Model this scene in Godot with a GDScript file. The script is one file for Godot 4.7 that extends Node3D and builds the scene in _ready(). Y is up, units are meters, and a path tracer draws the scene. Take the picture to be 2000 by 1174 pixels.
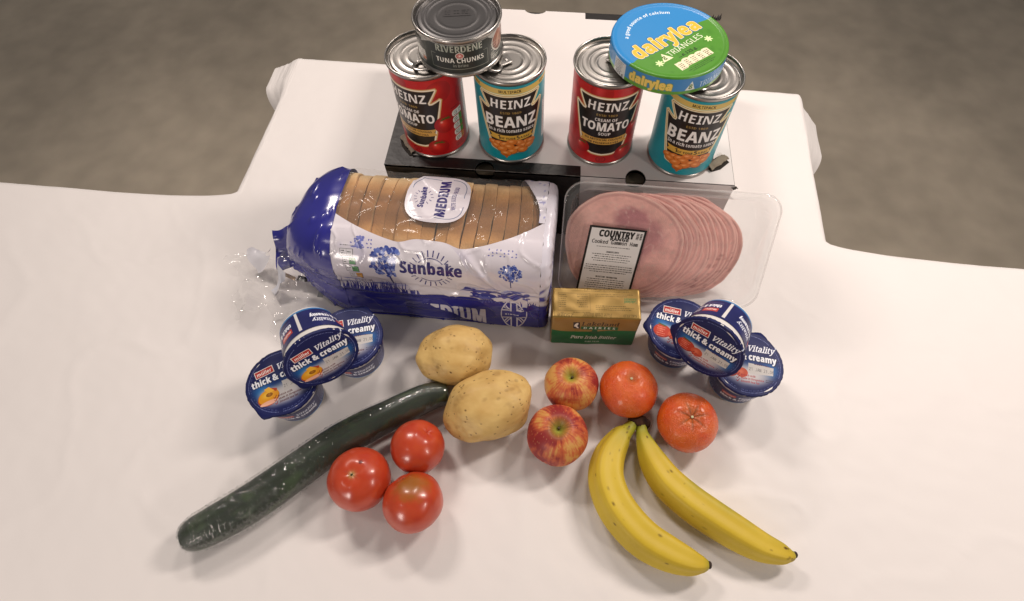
extends Node3D
# A charity-style food parcel laid out on a table under white paper: tins on a box at the back,
# bread, ham and butter in the middle, yoghurts, vegetables and fruit in front.

var fonts := {}
var text_cache := {}
var rng := RandomNumberGenerator.new()
var used := {}


# ---------------------------------------------------------------- naming and tagging
func numbered(called: String) -> String:
	var n: int = used.get(called, 0)
	used[called] = n + 1
	return called if n == 0 else "%s_%03d" % [called, n]


func thing(called: String, label: String, category: String, at := Vector3.ZERO, turn := 0.0, group := "") -> Node3D:
	var o := Node3D.new()
	o.name = numbered(called)
	add_child(o)
	o.position = at
	o.rotation.y = turn
	o.set_meta("label", label)
	o.set_meta("category", category)
	if group != "":
		o.set_meta("group", group)
	return o


func part(called: String, mesh: Mesh, m: Material, parent: Node3D, at := Vector3.ZERO) -> MeshInstance3D:
	var o := MeshInstance3D.new()
	o.name = called
	o.mesh = mesh
	if m:
		o.material_override = m
	o.position = at
	parent.add_child(o, true)
	return o


# ---------------------------------------------------------------- materials
func mat(c: Color, rough := 0.5, metal := 0.0, spec := 0.5) -> StandardMaterial3D:
	var m := StandardMaterial3D.new()
	m.albedo_color = c
	m.roughness = rough
	m.metallic = metal
	m.metallic_specular = spec
	m.cull_mode = BaseMaterial3D.CULL_DISABLED
	return m


func vmat(rough := 0.5, spec := 0.5) -> StandardMaterial3D:
	var m := mat(Color.WHITE, rough, 0.0, spec)
	m.vertex_color_use_as_albedo = true
	return m


func tmat(c: Cv, rough := 0.4, metal := 0.0, spec := 0.5) -> StandardMaterial3D:
	var m := mat(Color.WHITE, rough, metal, spec)
	m.albedo_texture = ImageTexture.create_from_image(c.im)
	m.texture_repeat = false
	return m


func clear(alpha := 0.06, rough := 0.06, tint := Color.WHITE) -> StandardMaterial3D:
	var m := mat(Color(tint.r, tint.g, tint.b, alpha), rough)
	m.transparency = BaseMaterial3D.TRANSPARENCY_ALPHA
	return m


func bump(m: StandardMaterial3D, freq: float, scale_cm: float, tri: float, kind := FastNoiseLite.TYPE_SIMPLEX, sd := 3) -> StandardMaterial3D:
	var n := FastNoiseLite.new()
	n.noise_type = kind
	n.frequency = freq
	n.seed = sd
	var t := NoiseTexture2D.new()
	t.width = 256
	t.height = 256
	t.seamless = true
	t.noise = n
	m.heightmap_enabled = true
	m.heightmap_texture = t
	m.heightmap_scale = scale_cm
	m.uv1_triplanar = true
	m.uv1_scale = Vector3(tri, tri, tri)
	return m


func noise(freq: float, sd: int, kind := FastNoiseLite.TYPE_SIMPLEX_SMOOTH, oct := 1) -> FastNoiseLite:
	var n := FastNoiseLite.new()
	n.noise_type = kind
	n.frequency = freq
	n.seed = sd
	n.fractal_type = FastNoiseLite.FRACTAL_FBM if oct > 1 else FastNoiseLite.FRACTAL_NONE
	n.fractal_octaves = oct
	return n


func lin(hex: String) -> Color:
	return Color(hex).srgb_to_linear()


# ---------------------------------------------------------------- meshes
# rows of points joined into a skin with smooth normals; «outward» is a direction, or null for away from the middle
func skin(rows: Array, wrap := false, outward: Variant = null, uvs: Variant = null, colors: Variant = null) -> ArrayMesh:
	var n: int = rows[0].size()
	var k := rows.size()
	var v := PackedVector3Array()
	for r in rows:
		v.append_array(r)
	var nm := PackedVector3Array()
	nm.resize(v.size())
	var idx := PackedInt32Array()
	var mid := Vector3.ZERO
	for p in v:
		mid += p
	mid /= v.size()
	var agree := 0.0
	for j in k - 1:
		for i in n - 1:
			var a := j * n + i
			for t in [[a, a + 1, a + n + 1], [a, a + n + 1, a + n]]:
				var cr: Vector3 = (v[t[2]] - v[t[0]]).cross(v[t[1]] - v[t[0]])
				if outward == null:
					agree += cr.dot(v[t[0]] - mid)
				else:
					agree += cr.dot(outward)
				for q in t:
					nm[q] += cr
					idx.append(q)
	var s := 1.0
	if agree < 0.0:
		s = -1.0
		for t in range(0, idx.size(), 3):
			var w := idx[t + 1]
			idx[t + 1] = idx[t + 2]
			idx[t + 2] = w
	if wrap:
		for j in k:
			var sum := nm[j * n] + nm[j * n + n - 1]
			nm[j * n] = sum
			nm[j * n + n - 1] = sum
	for j in [0, k - 1]:
		if v[j * n].distance_squared_to(v[j * n + n / 2]) < 1e-12 and v[j * n].distance_squared_to(v[j * n + n / 4]) < 1e-12:
			var sum := Vector3.ZERO
			for i in n:
				sum += nm[j * n + i]
			for i in n:
				nm[j * n + i] = sum
	for i in nm.size():
		nm[i] = (nm[i] * s).normalized() if nm[i].length_squared() > 0.0 else Vector3.UP
	var arr := []
	arr.resize(Mesh.ARRAY_MAX)
	arr[Mesh.ARRAY_VERTEX] = v
	arr[Mesh.ARRAY_NORMAL] = nm
	arr[Mesh.ARRAY_INDEX] = idx
	if uvs == null:
		var uv := PackedVector2Array()
		for j in k:
			for i in n:
				uv.append(Vector2(float(i) / (n - 1), float(j) / (k - 1)))
		arr[Mesh.ARRAY_TEX_UV] = uv
	else:
		arr[Mesh.ARRAY_TEX_UV] = uvs
	if colors != null:
		arr[Mesh.ARRAY_COLOR] = colors
	var m := ArrayMesh.new()
	m.add_surface_from_arrays(Mesh.PRIMITIVE_TRIANGLES, arr)
	return m


func grid(nu: int, nv: int, f: Callable, wrap := false, outward: Variant = null, color: Variant = null) -> ArrayMesh:
	var rows := []
	var cols := PackedColorArray()
	for j in nv + 1:
		var r := PackedVector3Array()
		for i in nu + 1:
			var p: Vector3 = f.call(float(i) / nu, float(j) / nv)
			r.append(p)
			if color != null:
				cols.append(color.call(float(i) / nu, float(j) / nv, p))
		rows.append(r)
	return skin(rows, wrap, outward, null, cols if color != null else null)


# turned profile of (radius, height); a repeated point makes a sharp edge
func lathe(prof: Array, seg := 64) -> ArrayMesh:
	var rows := []
	for q in prof:
		var r := PackedVector3Array()
		for i in seg + 1:
			var a := -PI + TAU * i / seg
			r.append(Vector3(q.x * sin(a), q.y, q.x * cos(a)))
		rows.append(r)
	return skin(rows, true, null)


# flat disc facing up, texture laid flat over it
func disc(prof: Array, seg := 72) -> ArrayMesh:
	var rows := []
	var uv := PackedVector2Array()
	var big := 0.0
	for q in prof:
		big = maxf(big, q.x)
	for q in prof:
		var r := PackedVector3Array()
		for i in seg + 1:
			var a := -PI + TAU * i / seg
			r.append(Vector3(q.x * sin(a), q.y, q.x * cos(a)))
			uv.append(Vector2(0.5 + 0.5 * q.x / big * sin(a), 0.5 + 0.5 * q.x / big * cos(a)))
		rows.append(r)
	return skin(rows, true, Vector3.UP, uv)


# one face of a rounded box; face: 0 +x, 1 -x, 2 +y, 3 -y, 4 +z, 5 -z; texture upright seen from outside
func rface(half: Vector3, rad: float, face: int, n: int, dent: Variant = null) -> ArrayMesh:
	var ax: Array = [[Vector3(0, 0, -1), Vector3.UP, Vector3.RIGHT], [Vector3(0, 0, 1), Vector3.UP, Vector3.LEFT], [Vector3.RIGHT, Vector3(0, 0, -1), Vector3.UP], [Vector3.RIGHT, Vector3(0, 0, 1), Vector3.DOWN], [Vector3.RIGHT, Vector3.UP, Vector3(0, 0, 1)], [Vector3.LEFT, Vector3.UP, Vector3(0, 0, -1)]][face]
	var core := half - Vector3(rad, rad, rad)
	var rows := []
	for j in n + 1:
		var r := PackedVector3Array()
		for i in n + 1:
			# crowd the samples towards the edges, where the rounding is
			var a := sin((float(i) / n - 0.5) * PI)
			var b := -sin((float(j) / n - 0.5) * PI)
			var p: Vector3 = (ax[0] * a + ax[1] * b + ax[2]) * half
			var q := p.clamp(-core, core)
			var d := (p - q).normalized()
			var w := q + d * rad
			if dent != null:
				w += d * float(dent.call(w))
			r.append(w)
		rows.append(r)
	var uv := PackedVector2Array()
	for j in n + 1:
		for i in n + 1:
			uv.append(Vector2(0.5 + 0.5 * sin((float(i) / n - 0.5) * PI), 0.5 + 0.5 * sin((float(j) / n - 0.5) * PI)))
	return skin(rows, false, ax[2], uv)


func rbox(half: Vector3, rad: float, n := 8) -> ArrayMesh:
	var m := ArrayMesh.new()
	for f in 6:
		m.add_surface_from_arrays(Mesh.PRIMITIVE_TRIANGLES, rface(half, rad, f, n).surface_get_arrays(0))
	return m


# flat sheet cut to an outline in (x, z), with thickness, top at y = 0
func plate(poly: PackedVector2Array, thick: float) -> ArrayMesh:
	var st := SurfaceTool.new()
	st.begin(Mesh.PRIMITIVE_TRIANGLES)
	var t := Geometry2D.triangulate_polygon(poly)
	for side in ([0.0, -thick] if thick > 0.0 else [0.0]):
		for k in range(0, t.size(), 3):
			var q := [poly[t[k]], poly[t[k + 1]], poly[t[k + 2]]]
			var ccw: bool = (q[1] - q[0]).cross(q[2] - q[0]) > 0.0
			if ccw == (side != 0.0):
				q.reverse()
			st.set_normal(Vector3.UP if side == 0.0 else Vector3.DOWN)
			for p in q:
				st.add_vertex(Vector3(p.x, side, p.y))
	if thick > 0.0:
		var turn := 1.0 if not Geometry2D.is_polygon_clockwise(poly) else -1.0
		for i in poly.size():
			var a := poly[i]
			var b := poly[(i + 1) % poly.size()]
			var d := (b - a).normalized() * turn
			st.set_normal(Vector3(d.y, 0, -d.x))
			var q := [Vector3(a.x, 0, a.y), Vector3(b.x, 0, b.y), Vector3(b.x, -thick, b.y), Vector3(a.x, 0, a.y), Vector3(b.x, -thick, b.y), Vector3(a.x, -thick, a.y)]
			if turn < 0.0:
				q.reverse()
			for p in q:
				st.add_vertex(p)
	return st.commit()


# smooth path through points that carry a radius: [Vector3, radius] at s in 0..1
func along(pts: Array, s: float) -> Array:
	var n := pts.size() - 1
	var k := clampi(int(s * n), 0, n - 1)
	var t := s * n - k
	var q := []
	for o in [-1, 0, 1, 2]:
		q.append(pts[clampi(k + o, 0, n)])
	var f := func(a, b, c, d): return b * 1.0 + (c - a) * 0.5 * t + (a - b * 2.5 + c * 2.0 - d * 0.5) * t * t + (b * 1.5 - a * 0.5 - c * 1.5 + d * 0.5) * t * t * t
	return [f.call(q[0][0], q[1][0], q[2][0], q[3][0]), f.call(q[0][1], q[1][1], q[2][1], q[3][1])]


# swept body: shape(theta, s) scales the radius, color(theta, s, point) tints it; the ends are closed
func sweep(pts: Array, ns: int, nt: int, shape: Callable, color: Variant = null, round_a := 0.0, round_b := 0.0) -> ArrayMesh:
	var rows := []
	var cols := PackedColorArray()
	for j in ns + 3:
		var s := clampf(float(j - 1) / ns, 0.0, 1.0)
		var c := along(pts, s)
		var e: Vector3 = along(pts, minf(s + 0.01, 1.0))[0] - along(pts, maxf(s - 0.01, 0.0))[0]
		e = e.normalized()
		var side := e.cross(Vector3.UP).normalized()
		var up := side.cross(e)
		var rr: float = c[1]
		if round_a > 0.0 and s < round_a:
			rr *= sqrt(maxf(0.0, 1.0 - pow(1.0 - s / round_a, 2.0)))
		if round_b > 0.0 and s > 1.0 - round_b:
			rr *= sqrt(maxf(0.0, 1.0 - pow(1.0 - (1.0 - s) / round_b, 2.0)))
		if j == 0 or j == ns + 2:
			rr = 0.0
		var r := PackedVector3Array()
		for i in nt + 1:
			var th := TAU * i / nt
			var p: Vector3 = c[0] + (side * cos(th) + up * sin(th)) * rr * float(shape.call(th, s))
			r.append(p)
			if color != null:
				cols.append(color.call(th, s, p))
		rows.append(r)
	return skin(rows, true, null, null, cols if color != null else null)


func joined(meshes: Array) -> ArrayMesh:
	var st := SurfaceTool.new()
	for m in meshes:
		for k in m.get_surface_count():
			st.append_from(m, k, Transform3D())
	return st.commit()


# ---------------------------------------------------------------- print on labels
class Cv:
	var im: Image
	var s: float
	var owner: Node3D
	func _init(o: Node3D, w: float, h: float, px: float, c: Color) -> void:
		owner = o
		s = px
		im = Image.create(int(w * px), int(h * px), false, Image.FORMAT_RGB8)
		im.fill(c)
	func rect(x: float, y: float, w: float, h: float, c: Color) -> void:
		im.fill_rect(Rect2i(roundi(x * s), roundi(y * s), maxi(1, roundi(w * s)), maxi(1, roundi(h * s))), c)
	func poly(pts: Array, c: Color) -> void:
		var lo := INF
		var hi := -INF
		for p in pts:
			lo = minf(lo, p.y * s)
			hi = maxf(hi, p.y * s)
		var n := pts.size()
		for y in range(maxi(0, ceili(lo - 0.5)), mini(im.get_height() - 1, floori(hi - 0.5)) + 1):
			var yy := y + 0.5
			var xs := PackedFloat32Array()
			for i in n:
				var a: Vector2 = pts[i] * s
				var b: Vector2 = pts[(i + 1) % n] * s
				if (a.y <= yy) != (b.y <= yy):
					xs.append(a.x + (yy - a.y) / (b.y - a.y) * (b.x - a.x))
			xs.sort()
			for i in range(0, xs.size() - 1, 2):
				var x0 := ceili(xs[i] - 0.5)
				var x1 := ceili(xs[i + 1] - 0.5)
				if x1 > x0:
					im.fill_rect(Rect2i(x0, y, x1 - x0, 1), c)
	func ell(cx: float, cy: float, rx: float, ry: float, c: Color, rot := 0.0) -> void:
		var pts := []
		for i in 40:
			var a := TAU * i / 40
			pts.append(Vector2(cx, cy) + Vector2(rx * cos(a), ry * sin(a)).rotated(rot))
		poly(pts, c)
	# soft round dab
	func dab(cx: float, cy: float, r: float, c: Color, strength: float, ry := 0.0, rot := 0.0) -> void:
		if ry == 0.0:
			ry = r
		var big := maxf(r, ry) * s
		for y in range(maxi(0, int(cy * s - big)), mini(im.get_height(), int(cy * s + big) + 1)):
			for x in range(maxi(0, int(cx * s - big)), mini(im.get_width(), int(cx * s + big) + 1)):
				var q := Vector2(x - cx * s, y - cy * s).rotated(-rot) / Vector2(r * s, ry * s)
				var d := q.length()
				if d < 1.0:
					im.set_pixel(x, y, im.get_pixel(x, y).lerp(c, strength * (1.0 - smoothstep(0.0, 1.0, d))))
	func line(a: Vector2, b: Vector2, w: float, c: Color) -> void:
		var d := (b - a).normalized().orthogonal() * w * 0.5
		poly([a + d, b + d, b - d, a - d], c)
	# opt: align 0..1, sx, rot (degrees), skew, arc (radius; the text runs round x, y), fat (outline)
	func text(t: String, font: String, x: float, y: float, cap: float, c: Color, opt := {}) -> void:
		var g: Array = owner.glyphs(t, font)
		var tri: PackedVector2Array = g[0]
		var al: float = opt.get("align", 0.5)
		var sx: float = opt.get("sx", 1.0)
		var sk: float = opt.get("skew", 0.0)
		var rot := deg_to_rad(opt.get("rot", 0.0))
		var arc: float = opt.get("arc", 0.0)
		if opt.has("width"):
			sx = opt.width / (g[1] * cap)
		var fat: float = opt.get("fat", 0.0)
		var offs := [Vector2.ZERO]
		if fat > 0.0:
			offs = []
			for k in 10:
				offs.append(Vector2(fat, 0).rotated(TAU * k / 10))
		var q := PackedVector2Array()
		q.resize(tri.size())
		for i in tri.size():
			var p := tri[i]
			var u := (p.x - al * float(g[1]) + p.y * sk) * cap * sx
			var v := p.y * cap
			if arc != 0.0:
				var an := u / arc + rot
				q[i] = Vector2(x + (arc + v) * sin(an), y - (arc + v) * cos(an))
			else:
				q[i] = Vector2(x, y) + Vector2(u, -v).rotated(rot)
		for o in offs:
			for i in range(0, q.size(), 3):
				_tri(q[i] + o, q[i + 1] + o, q[i + 2] + o, c)
	func _tri(a: Vector2, b: Vector2, d: Vector2, c: Color) -> void:
		a *= s
		b *= s
		d *= s
		for y in range(maxi(0, ceili(minf(a.y, minf(b.y, d.y)) - 0.5)), mini(im.get_height() - 1, floori(maxf(a.y, maxf(b.y, d.y)) - 0.5)) + 1):
			var yy := y + 0.5
			var lo := INF
			var hi := -INF
			for e in [[a, b], [b, d], [d, a]]:
				var p: Vector2 = e[0]
				var r: Vector2 = e[1]
				if (p.y <= yy) != (r.y <= yy):
					var xx := p.x + (yy - p.y) / (r.y - p.y) * (r.x - p.x)
					lo = minf(lo, xx)
					hi = maxf(hi, xx)
			var x0 := ceili(lo - 0.5)
			var x1 := ceili(hi - 0.5)
			if x1 > x0 and lo < INF:
				im.fill_rect(Rect2i(x0, y, x1 - x0, 1), c)
	# rows of small print too small to read
	func small(x: float, y: float, w: float, rows: int, pitch: float, h: float, c: Color, sd: int, rot := 0.0, align := 0.0) -> void:
		var r := RandomNumberGenerator.new()
		r.seed = sd
		var o := Vector2(x, y)
		for k in rows:
			var len := w * r.randf_range(0.7, 1.0)
			var at := (w - len) * align
			var stop := at + len
			while at < stop:
				var wd := r.randf_range(0.8, 3.0) * h
				var a := o + Vector2(at, k * pitch).rotated(rot)
				var b := o + Vector2(minf(at + wd, stop), k * pitch).rotated(rot)
				line(a, b, h * r.randf_range(0.55, 1.0), c)
				at += wd + h * 0.6


func glyphs(t: String, font: String) -> Array:
	var key := font + "|" + t
	if text_cache.has(key):
		return text_cache[key]
	if not fonts.has(font):
		var f := SystemFont.new()
		f.font_names = PackedStringArray(["Droid Serif" if font.begins_with("serif") else "Droid Sans Mono" if font.begins_with("mono") else "Droid Sans"])
		f.font_weight = 700 if font.ends_with("bold") else 400
		var h := _raw("H", f)
		fonts[font] = [f, h[1].y, h[2].y]
	var ff: Array = fonts[font]
	var raw := _raw(t, ff[0])
	var k: float = 1.0 / (ff[2] - ff[1])
	var out := PackedVector2Array()
	for p in raw[0]:
		out.append(Vector2(p.x - raw[1].x, p.y - ff[1]) * k)
	text_cache[key] = [out, (raw[2].x - raw[1].x) * k]
	return text_cache[key]


func _raw(t: String, f: Font) -> Array:
	var m := TextMesh.new()
	m.font = f
	m.font_size = 48
	m.pixel_size = 0.02
	m.depth = 0.0
	m.curve_step = 2.0
	m.text = t
	var a := m.get_mesh_arrays()
	var v: PackedVector3Array = a[Mesh.ARRAY_VERTEX]
	var idx: Variant = a[Mesh.ARRAY_INDEX]
	var out := PackedVector2Array()
	var lo := Vector2(INF, INF)
	var hi := Vector2(-INF, -INF)
	for i in (idx if idx != null and idx.size() > 0 else range(v.size())):
		var p := Vector2(v[i].x, v[i].y)
		out.append(p)
		lo = lo.min(p)
		hi = hi.max(p)
	return [out, lo, hi]


# ---------------------------------------------------------------- label art
func keystone(cv: Cv, cx: float, grow: float, c: Color) -> void:
	var p := PackedVector2Array([Vector2(-31, 13), Vector2(31, 13), Vector2(22.5, 27), Vector2(23.5, 30), Vector2(27, 30), Vector2(35, 26.5), Vector2(21, 81), Vector2(11, 84.5), Vector2(0, 85.5), Vector2(-11, 84.5), Vector2(-21, 81), Vector2(-35, 26.5), Vector2(-27, 30), Vector2(-23.5, 30), Vector2(-22.5, 27)])
	if grow > 0.0:
		p = Geometry2D.offset_polygon(p, grow)[0]
	var q := []
	for v in p:
		q.append(v + Vector2(cx, 0))
	cv.poly(q, c)


func ribbon(cv: Cv, cx: float, y: float, w: float, h: float, c: Color) -> void:
	var q := []
	for k in 13:
		var t := k / 12.0 * 2.0 - 1.0
		q.append(Vector2(cx + w * t, y + (1.0 - t * t) * 1.6))
	q.append(Vector2(cx + w - 3.0, y + h * 0.5))
	for k in 13:
		var t := 1.0 - k / 12.0 * 2.0
		q.append(Vector2(cx + w * t, y + h + (1.0 - t * t) * 1.6))
	q.append(Vector2(cx - w + 3.0, y + h * 0.5))
	cv.poly(q, c)


func tomato_print(cv: Cv, x: float, y: float, r: float) -> void:
	cv.ell(x, y, r * 1.08, r, Color("a31216"))
	cv.dab(x, y, r * 0.98, Color("c3201c"), 0.9)
	cv.dab(x - r * 0.25, y - r * 0.2, r * 0.6, Color("ef4a3c"), 0.75)
	cv.dab(x - r * 0.35, y - r * 0.35, r * 0.22, Color("ffd9cc"), 0.8)
	for k in 5:
		var a := -1.57 + (k - 2) * 0.75
		cv.line(Vector2(x + r * 0.1, y - r * 0.62), Vector2(x + r * 0.1 + cos(a) * r * 0.55, y - r * 0.62 + sin(a) * r * 0.3 + r * 0.12), r * 0.12, Color("4d5a1f"))


func beans_label() -> Cv:
	var teal := Color("1497a4")
	var cv := Cv.new(self, 230.6, 100, 4.4, teal)
	var n := noise(0.02, 4)
	for k in 120:
		cv.dab(rng.randf() * 230, rng.randf() * 100, rng.randf_range(6, 20), Color("0b7d8d") if k % 2 else Color("1798a6"), 0.25)
	var gold := Color("d9bb62")
	cv.rect(0, 3.2, 230.6, 6.2, gold)
	for k in 5:
		cv.text("MULTIPACK", "bold", 115.3 + (k - 2) * 46.0, 8.0, 3.3, Color("2b2412"), {"width": 23.0})
	var cx := 115.3
	keystone(cv, cx, 3.4, Color("efe2b4"))
	keystone(cv, cx, 1.9, Color("b98f3a"))
	keystone(cv, cx, 1.2, Color("f1e6c4"))
	keystone(cv, cx, 0.0, Color("191411"))
	var w := Color("f4f1ec")
	cv.text("HEINZ", "bold", cx, 27.2, 10.6, w, {"width": 43.0, "skew": 0.05})
	cv.text("ESTD 1869", "bold", cx, 34.0, 2.6, Color("a98a48"), {"width": 22.0})
	cv.text("BEANZ", "bold", cx, 51.8, 14.4, w, {"width": 57.0, "fat": 0.25})
	cv.text("In a rich tomato sauce", "bold", cx, 58.8, 4.6, w, {"width": 52.0})
	ribbon(cv, cx, 61.5, 25.5, 7.2, Color("d8aa45"))
	cv.text("1", "bold", cx - 14.0, 68.8, 5.4, Color("231a10"))
	cv.text("OF YOUR", "bold", cx - 4.0, 68.6, 2.9, Color("231a10"))
	cv.text("5", "bold", cx + 7.0, 69.0, 5.4, Color("231a10"))
	cv.text("A DAY", "bold", cx + 15.0, 68.2, 2.8, Color("231a10"))
	cv.dab(cx, 84, 26, Color("7a3510"), 0.8, 9)
	var spots := [[-21, 76], [-14, 75.5], [16, 75], [22, 75.5], [-18, 80], [8, 74], [0, 72.5], [-8, 76], [13, 79], [20, 80], [-3, 79], [6, 82], [-11, 83], [0, 86], [12, 85], [-7, 89]]
	for q in spots:
		var r := -0.3 + 0.6 * rng.randf()
		var e := 5.2
		cv.ell(cx + q[0], q[1], e * 1.22, e * 0.8, Color("9a4a17"), r)
		cv.ell(cx + q[0], q[1] - 0.4, e * 1.12, e * 0.7, Color("d5762c"), r)
		cv.dab(cx + q[0] - 1.0, q[1] - 1.2, e * 0.85, Color("f7b877"), 0.85, e * 0.45, r)
	cv.poly([Vector2(cx - 11, 89), Vector2(cx - 3, 91), Vector2(cx - 6.4, 96.5)], Color("b8601f"))
	# back of the label
	for x in [4.0, 196.0]:
		cv.rect(x, 20, 30, 66, Color("e7ecec"))
		cv.small(x + 2, 24, 26, 18, 3.4, 1.1, Color("31525a"), 5)
	cv.rect(158, 36, 7, 50, Color("e2e8e6"))
	cv.small(159, 38, 5.5, 14, 3.4, 1.0, Color("31525a"), 9)
	return cv


func soup_label() -> Cv:
	var cv := Cv.new(self, 230.6, 100, 4.4, Color("bf1a1c"))
	for k in 90:
		cv.dab(rng.randf() * 230, rng.randf() * 100, rng.randf_range(8, 22), Color("9c1115") if k % 2 else Color("d02522"), 0.35)
	for q in [[72, 22, 16], [151, 16, 14], [60, 58, 15], [40, 84, 17], [186, 30, 16], [20, 30, 18], [212, 70, 18], [72, 90, 13], [107, 6, 12]]:
		cv.ell(q[0], q[1], q[2], q[2] * 0.93, Color("a81417"))
		cv.dab(q[0] - 3, q[1] - 3, q[2] * 0.8, Color("d92b27"), 0.8)
	var cx := 115.3
	keystone(cv, cx, 3.2, Color("d2a868"))
	keystone(cv, cx, 2.0, Color("f4e8d2"))
	keystone(cv, cx, 0.4, Color("8c6a30"))
	keystone(cv, cx, 0.0, Color("17110f"))
	var w := Color("f4efe9")
	cv.text("HEINZ", "bold", cx, 27.2, 10.6, w, {"width": 43.0, "skew": 0.05})
	cv.text("ESTD 1869", "bold", cx, 33.6, 2.6, Color("a98a48"), {"width": 22.0})
	cv.text("CREAM OF", "bold", cx, 40.4, 3.9, w, {"width": 24.0})
	cv.text("TOMATO", "bold", cx, 53.0, 11.0, w, {"width": 53.0, "fat": 0.2})
	cv.text("SOUP", "bold", cx, 59.0, 3.9, w, {"width": 13.0})
	ribbon(cv, cx, 61.5, 27.0, 9.0, Color("d2a04c"))
	cv.text("NO ARTIFICIAL COLOURS", "bold", cx, 66.6, 2.7, Color("241810"), {"width": 42.0})
	cv.text("OR PRESERVATIVES", "bold", cx, 71.0, 2.7, Color("241810"), {"width": 34.0})
	tomato_print(cv, cx + 37.5, 58, 11.5)
	tomato_print(cv, cx + 26, 88, 11)
	tomato_print(cv, cx - 24, 80, 9)
	cv.ell(cx, 94, 5.6, 4.4, Color("6d0d10"))
	cv.ell(cx, 94, 4.8, 3.7, Color("b51a1c"))
	cv.text("57", "serifbold", cx, 96.0, 3.6, Color("6d0d10"))
	# traffic light panel, small print and the white back panel
	var x0 := 165.0
	for k in 5:
		var y := 46.0 + k * 8.6
		cv.rect(x0, y, 6.5, 7.6, Color("ece7de"))
		cv.ell(x0, y + 3.8, 2.8, 3.8, Color("ece7de"))
		cv.rect(x0 + 6.5, y, 5.0, 7.6, [Color("ece7de"), Color("5d9a35"), Color("5d9a35"), Color("5d9a35"), Color("d98236")][k])
		cv.small(x0 - 0.8, y + 2.0, 6.5, 3, 2.0, 1.0, Color("3c3230"), k)
		cv.small(x0 + 7.2, y + 2.4, 3.6, 2, 2.4, 0.9, Color("2d3c20"), k + 9)
	cv.small(162, 42, 12, 1, 2, 0.9, Color("4a0a0c"), 3)
	cv.small(162, 91, 16, 3, 1.9, 0.8, Color("5a0c0e"), 4)
	cv.rect(184, 24, 40, 70, Color("d9d4d0"))
	cv.small(186, 27, 36, 22, 3.0, 1.1, Color("5a4a48"), 8)
	for k in 24:
		cv.rect(4 + k * 1.1, 30, 0.5 + 0.5 * (k * 7 % 3) / 2.0, 40, Color("ded9d4"))
	return cv


func tuna_label() -> Cv:
	# 264 mm round, 35 mm high
	var green := Color("232b28")
	var cv := Cv.new(self, 264, 35, 5.0, Color("b9b8b2"))
	cv.rect(0, 6.2, 264, 30, green)
	for k in 26:
		cv.dab(rng.randf() * 264, rng.randf_range(12, 34), 14, Color("2c3633"), 0.3)
	var cx := 132.0
	cv.poly([Vector2(cx - 30, 0.6), Vector2(cx + 30, 0.6), Vector2(cx + 36, 5.2), Vector2(cx + 60, 5.4), Vector2(cx + 60, 35), Vector2(cx - 50, 35), Vector2(cx - 40, 5.2)], green)
	for p in [[-29, 12.4, 29, 12.4], [-29, 12.4, -29, 29.5], [29, 12.4, 29, 29.5], [-29, 29.5, 29, 29.5]]:
		cv.line(Vector2(cx + p[0], p[1]), Vector2(cx + p[2], p[3]), 0.5, Color("8d8f83"))
	cv.rect(cx - 24, 3, 48, 10.4, green)
	cv.text("RIVERDENE", "bold", cx, 8.8, 7.6, Color("dedcd0"), {"width": 46.0})
	cv.text("RIVERDENE", "regular", cx, 8.6, 7.2, Color("84907f"), {"width": 45.0})
	cv.ell(cx, 13.0, 4.2, 3.8, Color("d9d6cc"))
	cv.ell(cx, 13.0, 3.4, 3.0, Color("b5433c"))
	for k in 8:
		cv.line(Vector2(cx, 13.0), Vector2(cx, 13.0) + Vector2(2.6, 0).rotated(k * TAU / 8), 0.4, Color("efd9d0"))
	cv.text("TUNA CHUNKS", "bold", cx, 21.6, 5.6, Color("eceae0"), {"width": 48.0})
	cv.text("in brine", "bold", cx, 26.8, 3.4, Color("8f9289"), {"width": 15.0})
	cv.text("185ge", "regular", cx + 39, 30.0, 3.6, Color("d8d6cc"), {"width": 12.0})
	cv.small(cx + 33, 23.4, 6, 2, 2, 0.9, Color("b9b8ae"), 3)
	# the plate of fish at the right
	cv.ell(cx + 47, 13.0, 12.0, 11.6, Color("d8d0c4"))
	cv.ell(cx + 47, 12.6, 10.8, 10.6, Color("6a3a2a"))
	for q in [[44, 9, 5, 9, 0.5, "9c6450"], [50, 14, 4, 8, -0.3, "b8826a"], [45, 18, 6, 3.4, 0.2, "8a4a38"], [52, 8, 3.5, 7, 0.6, "a56d57"], [46, 13, 2.6, 7, 0.35, "c99a83"]]:
		cv.ell(cx + q[0], q[1], q[2], q[3], Color(q[5]), q[4])
	# the panel of small print and the white boxes at the left
	cv.rect(cx - 60, 2.5, 18, 12, Color("2b302f"))
	cv.rect(cx - 59, 3.5, 16, 10, Color("171b1a"))
	for k in 3:
		cv.rect(cx - 54 + k * 5.4, 16.5, 4.8, 12.0, Color("c9c7c0"))
		cv.small(cx - 53.4 + k * 5.4, 18.5, 3.6, 4, 2.6, 0.9, Color("4a4a46"), k)
	cv.rect(cx - 43.2, 25, 4.8, 3.5, Color("c0653f"))
	for k in 5:
		cv.small(6 + k * 40.0 if k != 2 and k != 3 else 6.0, 12, 30, 6, 3.2, 1.0, Color("9fa39b"), k + 20)
	return cv


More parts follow.
